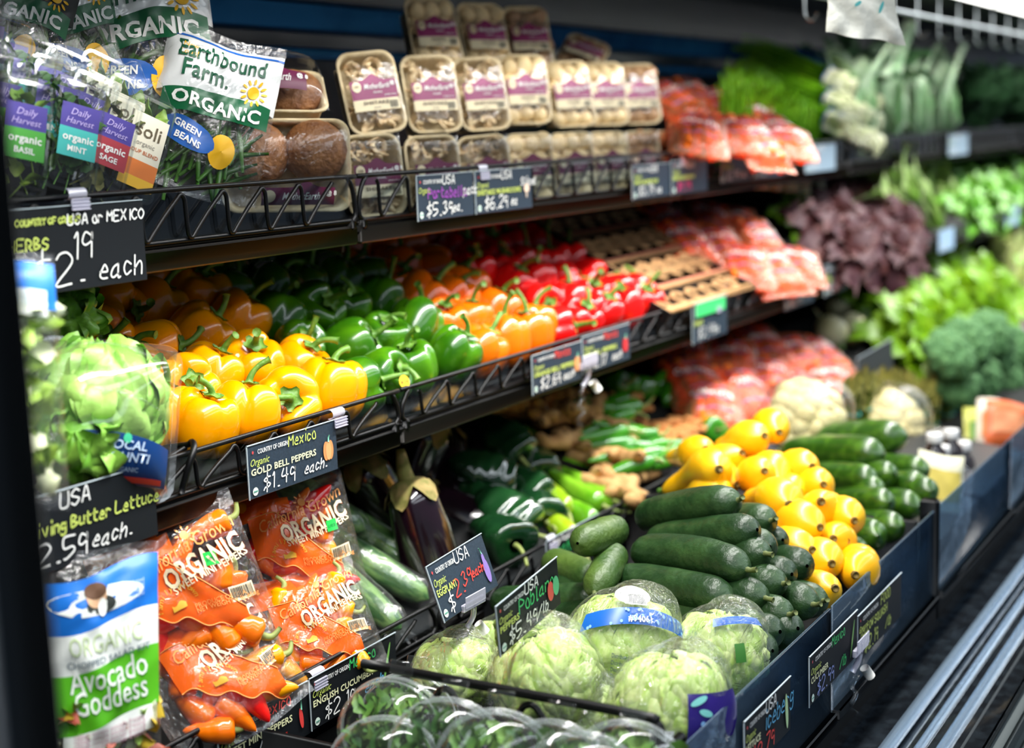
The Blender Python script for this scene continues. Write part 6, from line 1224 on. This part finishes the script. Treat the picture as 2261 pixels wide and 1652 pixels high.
def packet(lab, px, Y, w, h, c, c2, yaw):
    e = empty('produce_packet', lab, 'packet'); S = pillow(w, h, .035, len(lab), seal=.1); bagmesh(S, w, h, 14, 18).obj('packet_body', M('pk_' + c, c, .35), e); G().band(S, -w*.42, w*.42, -h*.2, h*.25, off=.002, nx=10).obj('printed_panel', M('pk_' + c2, c2, .4), e); e.matrix_world = pose(onY(px[0], px[1], Y), yaw, 20, 12)
for a in (('yellow and green packet standing behind the bottles', (2170, 965), .86, .12, .16, 'C8C85A', '6FA04A', -40), ('white and orange packet right of the yellow one', (2195, 945), .80, .10, .15, 'E8DCC8', 'E08A3A', -50), ('orange packet of carrots at the right edge of the bottom deck', (2225, 940), .74, .12, .12, 'E8703A', 'F09A6A', -50), ('pale packet with yellow print left of the bottles', (2075, 1075), .72, .10, .14, 'E6E0C0', 'D8C25A', -50), ('green packet above the asparagus at the right', (2150, 900), 1.0, .14, .16, '8FB04A', 'D0D88A', -40)): packet(*a)
# white paper bag end hanging at the top right ------------------------------------
e = empty('produce_bag_roll', 'end of a white wrinkled produce bag hanging at the top right', 'bag', tuple(onY(1905, 0, .70))); w = .118
xs = np.linspace(-w/2, w/2, 22); zs = np.linspace(.2, -.060, 26); g = G()
for s_ in (0, 1): g.grid(np.array([[(x*(1 + .22*max(0, -z)/.06) - .12*z, .003*s_ + .0022*math.sin(x*150 + 8*math.sin(z*40)) + .002*math.sin(z*110 + x*60), z - .02*(x/w) + .002*math.sin(x*90)) for z in zs] for x in xs]))
g.obj('bag_sheet', M('white_thin_film', 'D9D8CC', .4, bump=.4, bs=60), e); e.rotation_euler = eul(-42)
G().disc(flat, -.012, -.006, .007, .003, off=.006, rot=.5).disc(flat, .030, -.012, .003, .010, off=.006, rot=-.4).obj('green_print', M('teal_bag_print', '4FA8A8', .5), e)
G().box((0, .03, .21), (.16, .05, .04), bev=.01).obj('holder', BLK, e)
# odds and ends
p = onY(893, 843, 1.243); e = empty('produce_sticker', 'round yellow price sticker on the front green pepper', 'sticker', tuple(p), eul(-30, 20)); G().disc(flat, 0, 0, .0085, .0105, off=0).grid(np.array([[(.0085*math.cos(t), .0012*k_, .0105*math.sin(t)) for t in np.linspace(0, 6.28, 20)] for k_ in (0, 1)])).obj('paper', M('yellow_sticker', 'F2C21C', .5), e); G().text(flat, '8/19', 0, -.003, .007, off=.0006, align='C').obj('sticker_text', INKB, e, smooth=False)
rr = random.Random(3)
for k in range(16):
    p = onPl(1500 + k*42 + rr.uniform(-20, 20), 1640 - k*46 + rr.uniform(-20, 20) + 10, -.856, 0, .58)
    if .55 < p[1] < .62: tag(G().box((0, 0, .0006), (.010, .003, .0012), bev=.0004).obj('debris_flake', M('dry_flake', 'A8825A', .8), loc=tuple(p), rot=(0, 0, k)), 'tan dry leaf flake on the black ledge', 'debris', 'dry flakes on the black ledge')
for o in list(sc.objects):
    if o.parent is None and o.type in ('MESH', 'EMPTY'): o.location.z += ZC
